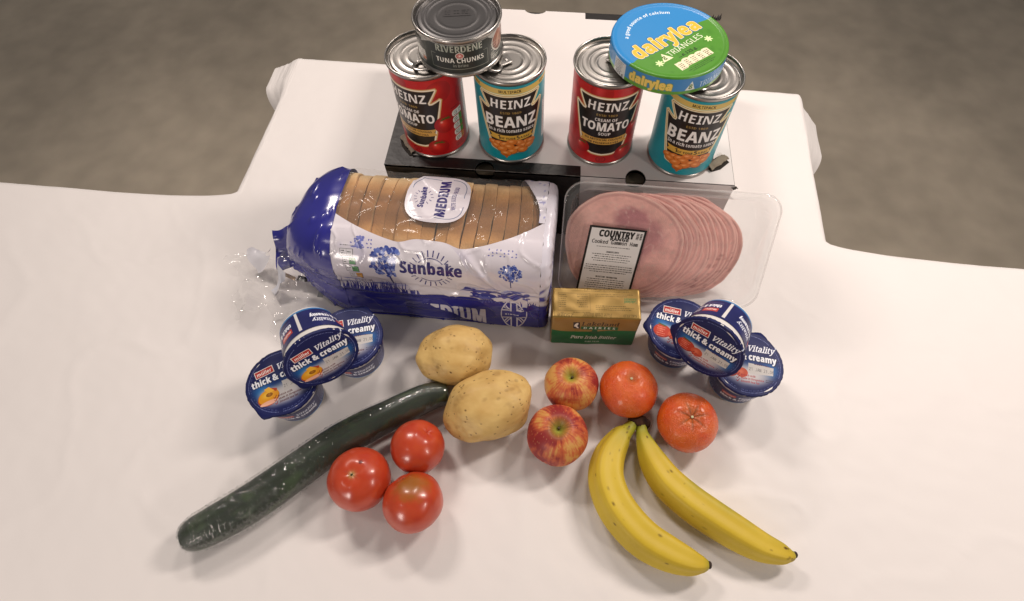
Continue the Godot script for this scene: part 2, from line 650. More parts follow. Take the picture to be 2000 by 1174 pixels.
func cheese_top() -> Cv:
	var blue := Color("2e86c6")
	var grn := Color("4f8d2b")
	var cv := Cv.new(self, 113, 113, 6.0, blue)
	var c := 56.5
	var R := 56.5
	var dir := Vector2(cos(deg_to_rad(-39)), sin(deg_to_rad(-39)))
	var nrm := Vector2(-dir.y, dir.x)
	var q := []
	for k in 25:
		var t := (k / 24.0 * 2.0 - 1.0) * 62.0
		q.append(Vector2(c, c) + dir * t + nrm * (1.5 * sin(k * 0.9) + 1.0))
	q.append(Vector2(c, c) + dir * 62 + nrm * 80)
	q.append(Vector2(c, c) - dir * 62 + nrm * 80)
	cv.poly(q, grn)
	for k in 60:
		var p := Vector2(c, c) + dir * rng.randf_range(-50, 50) + nrm * rng.randf_range(5, 48)
		cv.dab(p.x, p.y, rng.randf_range(1.5, 5), Color("3f7a20") if k % 3 else Color("5f9c38"), 0.35)
	var rot := -36.0
	var p0 := Vector2(c, c) + dir * -3.0 + nrm * 5.0
	cv.text("dairylea", "bold", p0.x, p0.y, 17.0, Color("1f5f9a"), {"rot": rot, "width": 80.0, "fat": 1.7})
	cv.text("dairylea", "bold", p0.x, p0.y, 17.0, Color("f4e7ad"), {"rot": rot, "width": 80.0, "fat": 1.0})
	cv.text("dairylea", "bold", p0.x, p0.y, 17.0, Color("e9b93c"), {"rot": rot, "width": 80.0, "fat": 0.35})
	var p1 := Vector2(c + 0.245 * R, c + 0.155 * R)
	cv.text("TRIANGLES", "regular", p1.x + 1.6, p1.y + 1.8, 6.6, Color("eef0d8"), {"rot": -40.0, "width": 46.0})
	var t0 := Vector2(c - 0.13 * R, c + 0.47 * R)
	var tri := []
	for v in [Vector2(0, -6.2), Vector2(6.2, 4.6), Vector2(-6.2, 4.6)]:
		tri.append(t0 + v.rotated(deg_to_rad(-36)))
	cv.poly(tri, Color("f3efc6"))
	cv.text("8", "bold", t0.x + 0.9, t0.y + 3.2, 5.6, Color("3f6a22"), {"rot": -36.0})
	cv.text("a good source of calcium", "bold", c, c, 4.0, Color("eaf3f8"), {"arc": 39.5, "rot": -41.0, "width": 66.0})
	cv.text("e 125 g", "bold", c + 0.30 * R, c + 0.33 * R, 3.4, Color("1d2b12"), {"rot": -36.0, "width": 18.0})
	# nutrition pills
	var pd := Vector2(cos(deg_to_rad(-36)), sin(deg_to_rad(-36)))
	var pn := Vector2(-pd.y, pd.x)
	var o := Vector2(c + 0.11 * R, c + 0.66 * R)
	for k in 5:
		var at := o + pd * (k * 8.2) + pn * (k * 0.2 + (1.5 if k == 0 else 0.0))
		var box := []
		for v in [Vector2(-4.6, -4.2 if k else -6.5), Vector2(4.2, -4.2), Vector2(4.2, 4.6), Vector2(-4.6, 4.6)]:
			box.append(at + pd * v.x + pn * v.y)
		cv.poly(box, Color("efe6c4"))
		cv.ell(at.x - pn.x * 4.2, at.y - pn.y * 4.2, 4.2, 2.0, Color("efe6c4"), deg_to_rad(-36))
		cv.small(at.x - pd.x * 3 - pn.x * 3, at.y - pd.y * 3 - pn.y * 3, 6, 4, 2.2, 1.0, Color("4a3d22"), k, deg_to_rad(-36), 0.5)
	cv.small(o.x + pn.x * 8, o.y + pn.y * 8, 34, 3, 2.0, 0.9, Color("24421a"), 44, deg_to_rad(-36), 0.5)
	cv.small(o.x + 2 - pn.x * 10, o.y - pn.y * 10, 32, 1, 2.0, 0.9, Color("24421a"), 45, deg_to_rad(-36), 0.5)
	for f in [Vector2(-0.24, 0.62), Vector2(0.66, -0.02)]:
		var at2: Vector2 = Vector2(c, c) + f * R
		for k in 7:
			var d := Vector2(2.4, 0).rotated(k * TAU / 7)
			cv.ell(at2.x + d.x, at2.y + d.y, 2.0, 0.9, Color("d9edb0"), k * TAU / 7)
		cv.ell(at2.x, at2.y, 1.1, 1.1, Color("f4f2c0"))
	return cv


func cheese_side() -> Cv:
	var cv := Cv.new(self, 352, 17, 5.0, Color("3a86c2"))
	cv.rect(0, 13.6, 352, 4, Color("5d9a35"))
	for x in [152.0, 318.0, 40.0]:
		cv.text("dairylea", "bold", x, 12.5, 9.0, Color("7f9440"), {"width": 42.0, "fat": 1.1})
		cv.text("dairylea", "bold", x, 12.5, 9.0, Color("f0cf6a"), {"width": 42.0, "fat": 0.5})
	for x in [190.0, 262.0]:
		cv.poly([Vector2(x - 4, 13.5), Vector2(x + 6, 13.5), Vector2(x + 1.5, 3.5)], Color("e9eddd"))
		cv.text("8", "bold", x + 1.0, 12.3, 5.4, Color("4a7a2a"))
		cv.text("TRIANGLES", "regular", x + 30, 12.6, 6.0, Color("cfe2ee"), {"width": 40.0})
	cv.rect(108, 1.5, 17, 15.5, Color("cfd0ce"))
	cv.small(109, 3, 15, 7, 1.5, 0.8, Color("5a6068"), 5)
	cv.text("125 g", "bold", 117, 16.0, 2.8, Color("3a4046"), {"width": 12.0})
	cv.ell(100, 8.5, 4, 5, Color("6b9cc4"))
	cv.ell(100, 8.5, 3.2, 4.2, Color("3a7fb8"))
	return cv


# fruit: 0 peach half, 1 red berries; drawn upright, the lid is turned where it stands
func pot_lid(fruit: int) -> Cv:
	var navy := Color("1b2152")
	var cv := Cv.new(self, 100, 100, 5.6, navy)
	cv.dab(50, 56, 42, Color("1a3d78"), 0.9, 32)
	cv.dab(22, 52, 22, Color("2a74b4"), 0.9, 20)
	cv.dab(80, 56, 20, Color("2a74b4"), 0.9, 20)
	for k in 3:
		cv.dab(50, 68, 42, Color("cfcac8"), 0.8, 21)
	cv.dab(28, 62, 21, Color("dcd5d0"), 1.0, 15)
	cv.poly([Vector2(50, 50), Vector2(85, 52), Vector2(84, 64), Vector2(50, 66)], Color("c6c2be"))
	cv.ell(50, 9, 40, 3.5, navy)
	# rim of dark blue with a ring of small print
	for k in 150:
		if k % 29 > 25:
			continue
		var a := TAU * k / 150
		var l := 0.5 + 0.5 * ((k * 37) % 7) / 7.0
		cv.line(Vector2(50, 50) + Vector2(sin(a), cos(a)) * 44.6, Vector2(50, 50) + Vector2(sin(a + 0.03 * l), cos(a + 0.03 * l)) * 44.6, 1.1, Color("6d76a8"))
		if k % 3 != 0 and (k < 55 or k > 95):
			cv.line(Vector2(50, 50) + Vector2(sin(a), cos(a)) * 41.8, Vector2(50, 50) + Vector2(sin(a + 0.03 * l), cos(a + 0.03 * l)) * 41.8, 0.9, Color("5b6499"))
	cv.poly([Vector2(18, 21.5), Vector2(44, 20), Vector2(45, 31.5), Vector2(19, 33)], Color("e6ded8"))
	cv.poly([Vector2(19, 22.5), Vector2(43.2, 21), Vector2(44, 30.7), Vector2(20, 32)], Color("b3352f"))
	cv.text("müller", "bold", 31.6, 29.6, 5.6, Color("f3ebe4"), {"width": 20.0, "rot": -3.0})
	cv.text("Vitality", "serif", 67, 30.5, 9.4, Color("e9ebf2"), {"width": 38.0, "skew": 0.35, "fat": 0.25, "rot": -2.0})
	cv.ell(88.4, 20.4, 1.1, 1.1, Color("c9cfe0"))
	cv.text("thick & creamy", "bold", 50.8, 45.6, 9.6, Color("10183c"), {"width": 78.0, "fat": 0.7})
	cv.text("thick & creamy", "bold", 50, 45, 9.6, Color("eef0f4"), {"width": 78.0, "fat": 0.3})
	if fruit == 0:
		cv.ell(28, 66, 15, 11.5, Color("b5532a"), -0.15)
		cv.ell(28.5, 64.6, 14.2, 10.2, Color("e39a25"), -0.15)
		cv.dab(27, 62, 12, Color("f5c64c"), 0.9, 8)
		cv.ell(30, 62.5, 4.6, 3.0, Color("8f5a1c"))
		cv.dab(30, 62, 3.6, Color("b87c2c"), 0.9)
		cv.ell(27, 73.5, 12.5, 3.0, Color("efb59a"))
		cv.poly([Vector2(31, 52), Vector2(42, 57), Vector2(40, 61), Vector2(33, 57)], Color("b4452a"))
		cv.poly([Vector2(25, 52.5), Vector2(32, 51), Vector2(38, 59), Vector2(30, 60)], Color("f0b53a"))
	else:
		cv.ell(24, 64, 13, 10.5, Color("8f2f25"), 0.1)
		cv.ell(23.6, 63, 12, 9.6, Color("b9402f"), 0.1)
		cv.dab(21, 61, 8, Color("d8654c"), 0.85)
		cv.ell(41, 66, 8.5, 7.5, Color("c4553a"))
		cv.dab(40, 65, 6, Color("e0785a"), 0.85)
		cv.line(Vector2(16, 53), Vector2(28, 55), 2.0, Color("56602c"))
		cv.small(16, 58, 14, 5, 3.4, 0.8, Color("e9a08a"), 6)
	cv.text("21 JAN 21.06", "mono", 68, 61.0, 4.6, Color("56565a"), {"width": 34.0})
	cv.small(58, 51, 28, 1, 3, 1.2, Color("6a3a44"), 3)
	for k in 3:
		cv.line(Vector2(34, 69 + k * 4.6), Vector2(35.6, 71 + k * 4.6), 0.9, Color("8a2030"))
		cv.line(Vector2(35.6, 71 + k * 4.6), Vector2(38.4, 66.6 + k * 4.6), 0.9, Color("8a2030"))
	cv.text("British milk", "bold", 40, 71.0, 3.0, Color("5a2a30") if fruit == 0 else Color("a03038"), {"align": 0.0, "width": 20.0, "skew": 0.2})
	cv.text("Made in Shropshire", "bold", 40, 75.6, 3.0, Color("5a2a30") if fruit == 0 else Color("a03038"), {"align": 0.0, "width": 31.0, "skew": 0.2})
	cv.text("Smooth low fat", "bold", 40, 80.2, 3.0, Color("5a2a30") if fruit == 0 else Color("a03038"), {"align": 0.0, "width": 25.0, "skew": 0.2})
	cv.small(74, 72, 13, 2, 2.6, 1.0, Color("3d3d52"), 8)
	return cv


func pot_sleeve() -> Cv:
	# 190 mm round, 34 mm high, drawn with the base of the pot downwards
	var cv := Cv.new(self, 190, 34, 5.0, Color("24285c"))
	for k in 40:
		cv.dab(rng.randf() * 190, rng.randf() * 34, 12, Color("2c316e") if k % 2 else Color("1e2250"), 0.4)
	cv.rect(0, 31.5, 190, 2.5, Color("3d78ae"))
	for x in [30.0, 95.0, 160.0]:
		cv.poly([Vector2(x - 20, 8), Vector2(x - 5, 7.5), Vector2(x - 4.6, 14.5), Vector2(x - 19.6, 15)], Color("b8423a"))
		cv.text("müller", "bold", x - 12, 13.2, 3.4, Color("efe6e0"), {"width": 12.0})
		cv.text("Vitality", "serif", x + 8, 14.4, 5.6, Color("dfe2ee"), {"width": 22.0, "skew": 0.35, "fat": 0.2})
		cv.text("thick & creamy", "bold", x, 22.6, 5.4, Color("e9ebf2"), {"width": 40.0, "fat": 0.25})
		cv.small(x - 20, 26, 34, 1, 2, 0.7, Color("8e95c4"), int(x))
	for x in [62.0, 127.0]:
		cv.small(x - 6, 8, 14, 8, 2.6, 0.8, Color("7f87b8"), int(x))
		cv.text("110 g", "regular", x, 31.0, 3.6, Color("b9bedc"), {"width": 11.0})
	cv.rect(1, 3, 3, 29, Color("d9d6d4"))
	return cv


func butter_front() -> Cv:
	var cv := Cv.new(self, 94, 65, 6.0, Color("9c7a3e"))
	for k in 40:
		cv.dab(rng.randf() * 94, rng.randf() * 36, 14, Color("a88648") if k % 2 else Color("8e6c34"), 0.4)
	var q := []
	for k in 33:
		var x := 94.0 * k / 32.0
		q.append(Vector2(x, 29.5 + 2.8 * sin((x - 6) / 94.0 * TAU * 0.95)))
	q.append(Vector2(94, 65))
	q.append(Vector2(0, 65))
	cv.poly(q, Color("176a37"))
	cv.text("Lakeland", "serifbold", 52, 17.0, 8.0, Color("3a2b1c"), {"width": 40.0, "skew": 0.12})
	cv.rect(32, 18.6, 40, 7.6, Color("1e6236"))
	cv.text("D A I R I E S", "bold", 52, 24.8, 4.6, Color("e3e8d8"), {"width": 34.0})
	cv.poly([Vector2(23, 10), Vector2(30, 10), Vector2(31, 24.5), Vector2(24, 24.5)], Color("25202a"))
	cv.ell(26.6, 16, 1.7, 4.6, Color("e9e4d6"), 0.3)
	cv.ell(27.8, 21, 1.2, 3.0, Color("e9e4d6"), -0.5)
	for a in [-1.57, 0.52, 2.6]:
		cv.ell(47.5 + cos(a) * 3.6, 32.0 + sin(a) * 3.2, 3.2, 2.9, Color("1f5a30"))
	cv.line(Vector2(47.5, 32), Vector2(47.5, 38), 1.2, Color("1f5a30"))
	cv.text("Pure Irish Butter", "serif", 47, 49.0, 7.2, Color("e6e8dc"), {"width": 50.0, "skew": 0.3, "fat": 0.2})
	cv.text("SALTED", "serifbold", 47, 57.8, 3.0, Color("dfe4d4"), {"width": 16.0})
	return cv


func butter_top() -> Cv:
	# the print reads from the back of the pack
	var ink := Color("4a3a14")
	var cv := Cv.new(self, 94, 37, 6.0, Color("846a34"))
	for k in 40:
		cv.dab(rng.randf() * 94, rng.randf() * 37, 10, Color("927842") if k % 2 else Color("745a28"), 0.4)
	for k in 4:
		cv.rect([6.0, 6.0, 6.0, 40.0][k], [7.0, 28.0, 7.0, 7.0][k], [34.0, 34.0, 0.4, 0.4][k], [0.4, 0.4, 21.0, 21.0][k], ink)
	cv.small(7, 9, 9, 7, 2.4, 0.9, ink, 3)
	cv.small(26, 9, 12, 7, 2.4, 0.9, ink, 4, 0.0, 1.0)
	cv.small(22, 30, 18, 1, 2, 0.8, ink, 6)
	cv.text("250ge", "regular", 14, 31.6, 4.4, ink, {"rot": 180.0, "width": 17.0})
	cv.text("Pure Irish Butter", "serif", 48, 30.6, 4.6, ink, {"rot": 180.0, "width": 30.0, "skew": 0.3})
	cv.text("SALTED", "serifbold", 82, 31.4, 3.0, ink, {"rot": 180.0, "width": 14.0})
	cv.text("Lakeland", "serifbold", 83, 15.0, 3.0, Color("1e5a34"), {"rot": 180.0, "width": 13.0})
	cv.text("DAIRIES", "bold", 83, 12.2, 2.2, Color("1e5a34"), {"rot": 180.0, "width": 13.0})
	cv.small(34, 2.4, 50, 2, 2.0, 0.8, ink, 11)
	cv.small(46, 8.0, 42, 2, 2.2, 0.8, ink, 12)
	cv.small(46, 22, 44, 3, 2.2, 0.9, ink, 13)
	return cv


func ham_label() -> Cv:
	var ink := Color("16120f")
	var cv := Cv.new(self, 62, 90, 7.0, ink)
	cv.rect(2.4, 2.4, 57.2, 86, Color("e4dfda"))
	cv.text("COUNTRY", "bold", 31, 12.6, 8.2, ink, {"width": 38.0, "fat": 0.35})
	cv.text("RANGE", "bold", 35, 16.6, 3.8, ink, {"width": 20.0, "fat": 0.2})
	cv.text("Cooked Gammon Ham", "mono", 31, 21.6, 4.6, ink, {"width": 50.0, "fat": 0.16})
	cv.small(12, 25.5, 40, 1, 2, 1.0, Color("4a4440"), 2)
	cv.text("INGREDIENTS", "mono", 31, 33.0, 1.9, ink, {"width": 14.0, "fat": 0.1})
	cv.small(5, 35.5, 52, 4, 2.9, 1.1, Color("3a3430"), 3, 0.0, 0.5)
	cv.small(4, 50.5, 54, 4, 2.9, 1.1, Color("3a3430"), 4, 0.0, 0.5)
	cv.text("NUTRITION INFORMATION", "mono", 31, 67.0, 1.9, ink, {"width": 24.0, "fat": 0.1})
	cv.small(6, 69.5, 50, 6, 2.9, 1.1, Color("3a3430"), 5, 0.0, 0.5)
	cv.rect(52, 5, 3, 8, Color("4a4440"))
	cv.rect(56, 5, 2.4, 8, Color("3a3430"))
	for k in 4:
		cv.rect(52, 6 + k * 2.0, 6.4, 0.5, Color("e4dfda"))
	return cv


func tree_print(cv: Cv, x: float, y: float, r: float, h: float) -> void:
	cv.line(Vector2(x, y), Vector2(x + 0.6, y + h), r * 0.1, Color("3b3d74"))
	for k in 9:
		cv.line(Vector2(x, y + r * 0.7), Vector2(x + (k - 4) * r * 0.2, y - r * 0.3), r * 0.05, Color("3b3d74"))
	for k in int(70 + r * 4):
		var a := rng.randf() * TAU
		var d := sqrt(rng.randf()) * r
		var c: Color = [Color("3c4f9c"), Color("5a6cb4"), Color("2f3f8c"), Color("8a97cc")][k % 4]
		cv.ell(x + cos(a) * d, y + sin(a) * d * 0.86, rng.randf_range(0.06, 0.15) * r, rng.randf_range(0.05, 0.12) * r, c, rng.randf() * 3.0)


# 280 mm along the loaf, 175 mm up its front and over the top (bottom edge of the loaf at y = 175)
func bread_print() -> Cv:
	var blue := Color("2b2b84")
	var white := Color("d9d3da")
	var cv := Cv.new(self, 280, 175, 5.0, white)
	var X := func(x): return 140.0 + x
	var Y := func(a): return 175.0 - a
	# faint washes of lilac
	for k in 60:
		cv.dab(X.call(rng.randf_range(-105, 105)), Y.call(rng.randf_range(45, 120)), rng.randf_range(5, 16), Color("c4bfd6"), 0.35)
	# fields and hedges
	for k in 26:
		var x := rng.randf_range(-104, 106)
		cv.ell(X.call(x), Y.call(66 + rng.randf_range(-4, 6)), rng.randf_range(5, 16), rng.randf_range(0.6, 2.0), [Color("8c8fc0"), Color("aeb0d2"), Color("6c70ac")][k % 3], rng.randf_range(-0.1, 0.1))
	for k in 80:
		var x := rng.randf_range(32, 100)
		cv.ell(X.call(x), Y.call(62 - (x - 32) * 0.10 + 4.0 * sin(x * 0.09) + rng.randf_range(-5, 8)), rng.randf_range(2, 7), rng.randf_range(0.6, 2.2), [Color("3a3d8c"), Color("565aa4"), Color("2b2b84")][k % 3], rng.randf_range(-0.2, 0.2))
	# blue base with an uneven upper edge
	var q := []
	for k in 57:
		var x := -140.0 + k * 5.0
		q.append(Vector2(X.call(x), Y.call(51 + 2.0 * sin(x * 0.07) - 10.0 * smoothstep(30.0, 110.0, x) + rng.randf_range(-0.8, 0.8))))
	q.append(Vector2(280, 175))
	q.append(Vector2(0, 175))
	cv.poly(q, blue)
	# blades of grass
	for k in 150:
		var x := rng.randf_range(-105, -20) if k < 110 else rng.randf_range(40, 108)
		var h := rng.randf_range(4, 24 if k < 110 else 10)
		var b := Vector2(X.call(x), Y.call(50 if k < 110 else 42))
		var tip := b + Vector2(rng.randf_range(-3.5, 3.5), -h)
		cv.poly([b + Vector2(-0.9, 1), b + Vector2(0.9, 1), tip], blue if k % 3 else Color("4a4c98"))
	tree_print(cv, X.call(-47), Y.call(98), 20.0, 32.0)
	tree_print(cv, X.call(81), Y.call(97), 11.5, 20.0)
	for k in 16:
		cv.ell(X.call(-84 + (k % 5) * 5.0 + rng.randf_range(-2, 2)), Y.call(113 + (k % 3) * 4.0), 1.1, 0.7, Color("6a6cae"), k)
		cv.ell(X.call(58 + (k % 8) * 4.0), Y.call(115 + (k % 3) * 3.0), 1.0, 0.6, Color("6a6cae"), k)
	for k in 40:
		cv.ell(X.call(-79 + rng.randf_range(-3, 6)), Y.call(116 + rng.randf_range(-4, 8)), 1.6, 1.0, Color("6f76b6"), k)
	# roundel with the name
	cv.ell(X.call(-2), Y.call(88), 38, 38, Color("ddd8de"))
	cv.text("Sunbake", "bold", X.call(-2), Y.call(88), 14.0, Color("35306e"), {"width": 65.0, "fat": 0.4})
	for k in 12:
		var a := PI + PI * (k + 0.5) / 12.0
		for side in [1.0, -1.0]:
			var d := Vector2(cos(a), sin(a) * side)
			var o := Vector2(X.call(-2), Y.call(92))
			if side < 0.0:
				d.y = -sin(a)
			cv.line(o + d * Vector2(18, 16.5), o + d * Vector2(23.5, 23.5), 1.2, Color("3a3672"))
	for k in 20:
		var a := PI + PI * (0.2 + 0.6 * k / 19.0)
		cv.ell(X.call(-2) + cos(a) * 15, Y.call(95) + sin(a) * 12.0, 0.9, 0.6, Color("3a3672"))
		cv.ell(X.call(-2) + cos(a) * 13, Y.call(89) - sin(a) * 12.0, 0.9, 0.6, Color("3a3672"))
	# nutrition panel
	for k in 4:
		var x: float = X.call(-97 + k * 2.4)
		var y: float = Y.call(110 - k * 9.4)
		cv.rect(x - 0.5, y - 0.5, 14, 7.8, Color("4a4a50"))
		cv.rect(x, y, 6.4, 6.8, Color("dedade"))
		cv.rect(x + 6.6, y, 6.4, 6.8, [Color("dedade"), Color("5f9a62"), Color("5f9a62"), Color("d79a3a")][k])
		cv.small(x + 0.8, y + 2, 4.6, 2, 2.6, 1.1, Color("3a3a40"), k)
		cv.small(x + 7.4, y + 3, 4.6, 1, 2.6, 1.1, Color("2a3a2c"), k + 5)
	cv.small(X.call(-97), Y.call(114), 16, 1, 2, 0.9, Color("4a4a50"), 30)
	cv.small(X.call(-88), Y.call(71), 26, 2, 2.2, 0.9, Color("4a4a50"), 31)
	# lettering on the blue base, the start of the word lost in a fold
	cv.text("MEDIUM", "bold", X.call(11), Y.call(8), 23.0, Color("d6d2dc"), {"width": 80.0, "fat": 0.7})
	cv.poly([Vector2(X.call(-40), Y.call(34)), Vector2(X.call(-14), Y.call(31)), Vector2(X.call(2), Y.call(23)), Vector2(X.call(40), Y.call(5)), Vector2(X.call(-40), Y.call(2))], Color("26266f"))
	# union flag roundel
	var c := Vector2(X.call(84), Y.call(26))
	var st := Vector2(1.0, 1.45)
	var pale := Color("d6d4de")
	cv.ell(c.x, c.y, 15.0, 15.0 * st.y, pale)
	cv.ell(c.x, c.y, 13.8, 13.8 * st.y, blue)
	for d in [Vector2(0.74, 0.67), Vector2(0.74, -0.67)]:
		cv.line(c - d * st * 13.8, c + d * st * 13.8, 4.2, pale)
		cv.line(c - d * st * 13.8, c + d * st * 13.8, 1.4, blue)
	cv.rect(c.x - 13.8, c.y - 6.4, 27.6, 12.8, pale)
	cv.rect(c.x - 4.2, c.y - 13.8 * st.y, 8.4, 27.6 * st.y, pale)
	cv.rect(c.x - 13.8, c.y - 4.4, 27.6, 8.8, blue)
	cv.rect(c.x - 2.6, c.y - 13.8 * st.y, 5.2, 27.6 * st.y, blue)
	cv.small(c.x - 10, c.y, 20, 1, 2, 1.5, Color("c9c7d6"), 77)
	cv.rect(X.call(-100), Y.call(14), 30, 4, Color("5d5da0"))
	cv.rect(0, 0, 31, 175, blue)
	return cv


func bread_sticker() -> Cv:
	# reads upright when seen from the left end of the loaf
	var ink := Color("35306e")
	var cv := Cv.new(self, 70, 70, 6.0, Color("dcd6dd"))
	var q := []
	for k in 48:
		var a := TAU * k / 48
		var r := 29.5 + 1.6 * cos(4.0 * a + PI)
		q.append(Vector2(35, 35) + Vector2(cos(a) * r, sin(a) * r))
	for k in 48:
		if k % 12 > 2:
			cv.line(q[k], q[(k + 1) % 48], 0.7, Color("5a6a8a"))
	cv.text("Sunbake", "bold", 35, 22.5, 5.6, ink, {"width": 27.0, "fat": 0.25})
	for k in 14:
		var a := TAU * (k + 0.5) / 14.0
		if absf(sin(a)) > 0.35:
			cv.line(Vector2(35, 20) + Vector2(cos(a) * 8, sin(a) * 7.5), Vector2(35, 20) + Vector2(cos(a) * 11, sin(a) * 10.5), 0.7, ink)
	cv.text("MEDIUM", "bold", 35, 44.5, 9.6, ink, {"width": 50.0, "fat": 0.45})
	cv.text("WHITE SLICED BREAD", "bold", 35, 54.0, 4.6, ink, {"width": 31.0})
	return cv
# ---------------------------------------------------------------- tins
func rings(list: Array, r: float, w: float) -> float:
	var h := 0.0
	for q in list:
		h += q[1] * exp(-pow((r - q[0]) / w, 2.0))
	return h


func tin_parts(o: Node3D, r: float, h: float, label: Cv, metal: Material, tab_turn: float, with_tab: bool, lid_metal: Material) -> void:
	var lid_rings := [[r * 0.80, 0.00045], [r * 0.60, 0.00050], [r * 0.40, 0.00045]] if with_tab else [[r * 0.80, 0.0006], [r * 0.70, 0.0005], [r * 0.46, 0.00035]]
	var lab := []
	for k in 21:
		lab.append(Vector2(r - 0.0009, lerpf(h - 0.0055, 0.0042, k / 20.0)))
	part("paper_label", lathe(lab, 96), tmat(label, 0.33), o)
	var body := [Vector2(r - 0.0012, h - 0.004), Vector2(r - 0.0012, 0.004)]
	part("tin_body", lathe(body, 64), metal, o)
	var foot := [Vector2(r - 0.0011, 0.0046), Vector2(r - 0.0002, 0.0040), Vector2(r + 0.0004, 0.0030), Vector2(r + 0.0004, 0.0012), Vector2(r - 0.0003, 0.0002), Vector2(r - 0.0014, 0.0), Vector2(r - 0.003, 0.0012), Vector2(0, 0.0012)]
	part("bottom_rim", lathe(foot, 72), metal, o)
	var rim := [Vector2(r - 0.0012, h - 0.0062), Vector2(r - 0.0008, h - 0.0048), Vector2(r + 0.0004, h - 0.0034), Vector2(r + 0.0006, h - 0.0018), Vector2(r + 0.0003, h - 0.0006), Vector2(r - 0.0005, h), Vector2(r - 0.0013, h - 0.0006), Vector2(r - 0.0018, h - 0.002), Vector2(r - 0.0022, h - 0.0052)]
	part("top_rim", lathe(rim, 96), metal, o)
	var lid := [Vector2(r - 0.0022, h - 0.0050), Vector2(r - 0.0030, h - 0.0058), Vector2(r - 0.0040, h - 0.0052), Vector2(r - 0.0048, h - 0.0040)]
	var k0 := r - 0.0052
	var n := 90
	for k in n + 1:
		var q := k0 * (1.0 - float(k) / n)
		lid.append(Vector2(q, h - 0.0040 + rings(lid_rings, q, r * 0.042)))
	part("lid", lathe(lid, 96), lid_metal, o)
	if with_tab:
		var tab := Node3D.new()
		tab.name = "pull_tab"
		o.add_child(tab, true)
		tab.position = Vector3(0, h - 0.0028, 0)
		tab.rotation.y = tab_turn
		var ring := grid(48, 14, func(u, v):
			var a: float = u * TAU
			var b: float = v * TAU
			var c := Vector3(cos(a) * 0.0098, 0.0016 + 0.0014 * sin(a), 0.0185 + sin(a) * 0.0078)
			var d := Vector3(cos(a), 0, sin(a))
			return c + d * cos(b) * 0.0019 + Vector3.UP * sin(b) * 0.0008, false)
		part("ring", ring, metal, tab)
		part("nose", rbox(Vector3(0.0062, 0.0008, 0.0068), 0.0007, 8), metal, tab, Vector3(0, 0.0010, 0.0052))
		part("rivet", lathe([Vector2(0, 0.0026), Vector2(0.0018, 0.0024), Vector2(0.0026, 0.0016), Vector2(0.0027, 0.0)], 20), metal, tab, Vector3(0, 0.0, 0.0035))


# ---------------------------------------------------------------- yoghurt pots
func pot(label: String, at: Vector3, basis: Basis, fruit: int, tab: float, m: Dictionary) -> Node3D:
	var o := thing("yoghurt_pot", label, "yoghurt", at, 0.0, "yoghurt pots stacked in two groups of three")
	o.basis = basis
	var wall := []
	for k in 17:
		var t := k / 16.0
		wall.append(Vector2(lerpf(0.0334, 0.0270, t), lerpf(0.0445, 0.0045, t)))
	wall.append_array([Vector2(0.0266, 0.0022), Vector2(0.0255, 0.0004), Vector2(0.0235, 0.0), Vector2(0.0225, 0.0014), Vector2(0, 0.0016)])
	var rim := [Vector2(0.0334, 0.0440), Vector2(0.0338, 0.0452), Vector2(0.0352, 0.0472), Vector2(0.0357, 0.0480), Vector2(0.0357, 0.0491), Vector2(0.0350, 0.0495), Vector2(0.0320, 0.0495)]
	part("cup", lathe(wall, 72), m.cup, o)
	part("rim", lathe(rim, 72), m.cup, o)
	var sl := []
	for k in 13:
		var t := k / 12.0
		sl.append(Vector2(lerpf(0.03275, 0.0272, t) + 0.00025, lerpf(0.0385, 0.0040, t)))
	part("printed_sleeve", lathe(sl, 72), m.sleeve, o)
	# foil lid: slightly domed and puckered, its edge turned down, with a peeling tab
	var n := 96
	var rows := []
	var uv := PackedVector2Array()
	var nz := noise(60.0, int(tab * 10) + fruit + 3)
	for k in 17:
		var r := PackedVector3Array()
		for i in n + 1:
			var a := -PI + TAU * i / n
			var t := minf(k / 14.0, 1.0)
			var edge := 0.0360 + 0.0005 * nz.get_noise_2d(sin(a) * 0.2, cos(a) * 0.2) + 0.0046 * exp(-pow(wrapf(a - tab, -PI, PI) / 0.20, 2.0))
			var q := 0.0352 * t
			var y := 0.0500 + 0.0007 * (1.0 - t * t) + 0.00035 * nz.get_noise_2d(q * sin(a), q * cos(a)) - 0.0004 * exp(-pow((q - 0.0325) / 0.0012, 2.0))
			if k > 14:
				q = edge
				y = 0.0494 - 0.0021 * (k - 14) / 2.0 - 0.0005 * absf(sin(a * 23.0))
				if k == 15:
					q = lerpf(0.0352, edge, 0.9)
					y = 0.0497
			r.append(Vector3(q * sin(a), y, q * cos(a)))
			uv.append(Vector2(0.5 + 0.5 * minf(q / 0.0358, 1.0) * sin(a) * 0.98, 0.5 + 0.5 * minf(q / 0.0358, 1.0) * cos(a) * 0.98))
		rows.append(r)
	part("foil_lid", skin(rows, true, Vector3.UP, uv), m.lids[fruit], o)
	return o


# ---------------------------------------------------------------- loaf
const BAG_HW := 0.0605
const BAG_H := 0.115
const BAG_RT := 0.036
const BAG_RB := 0.020


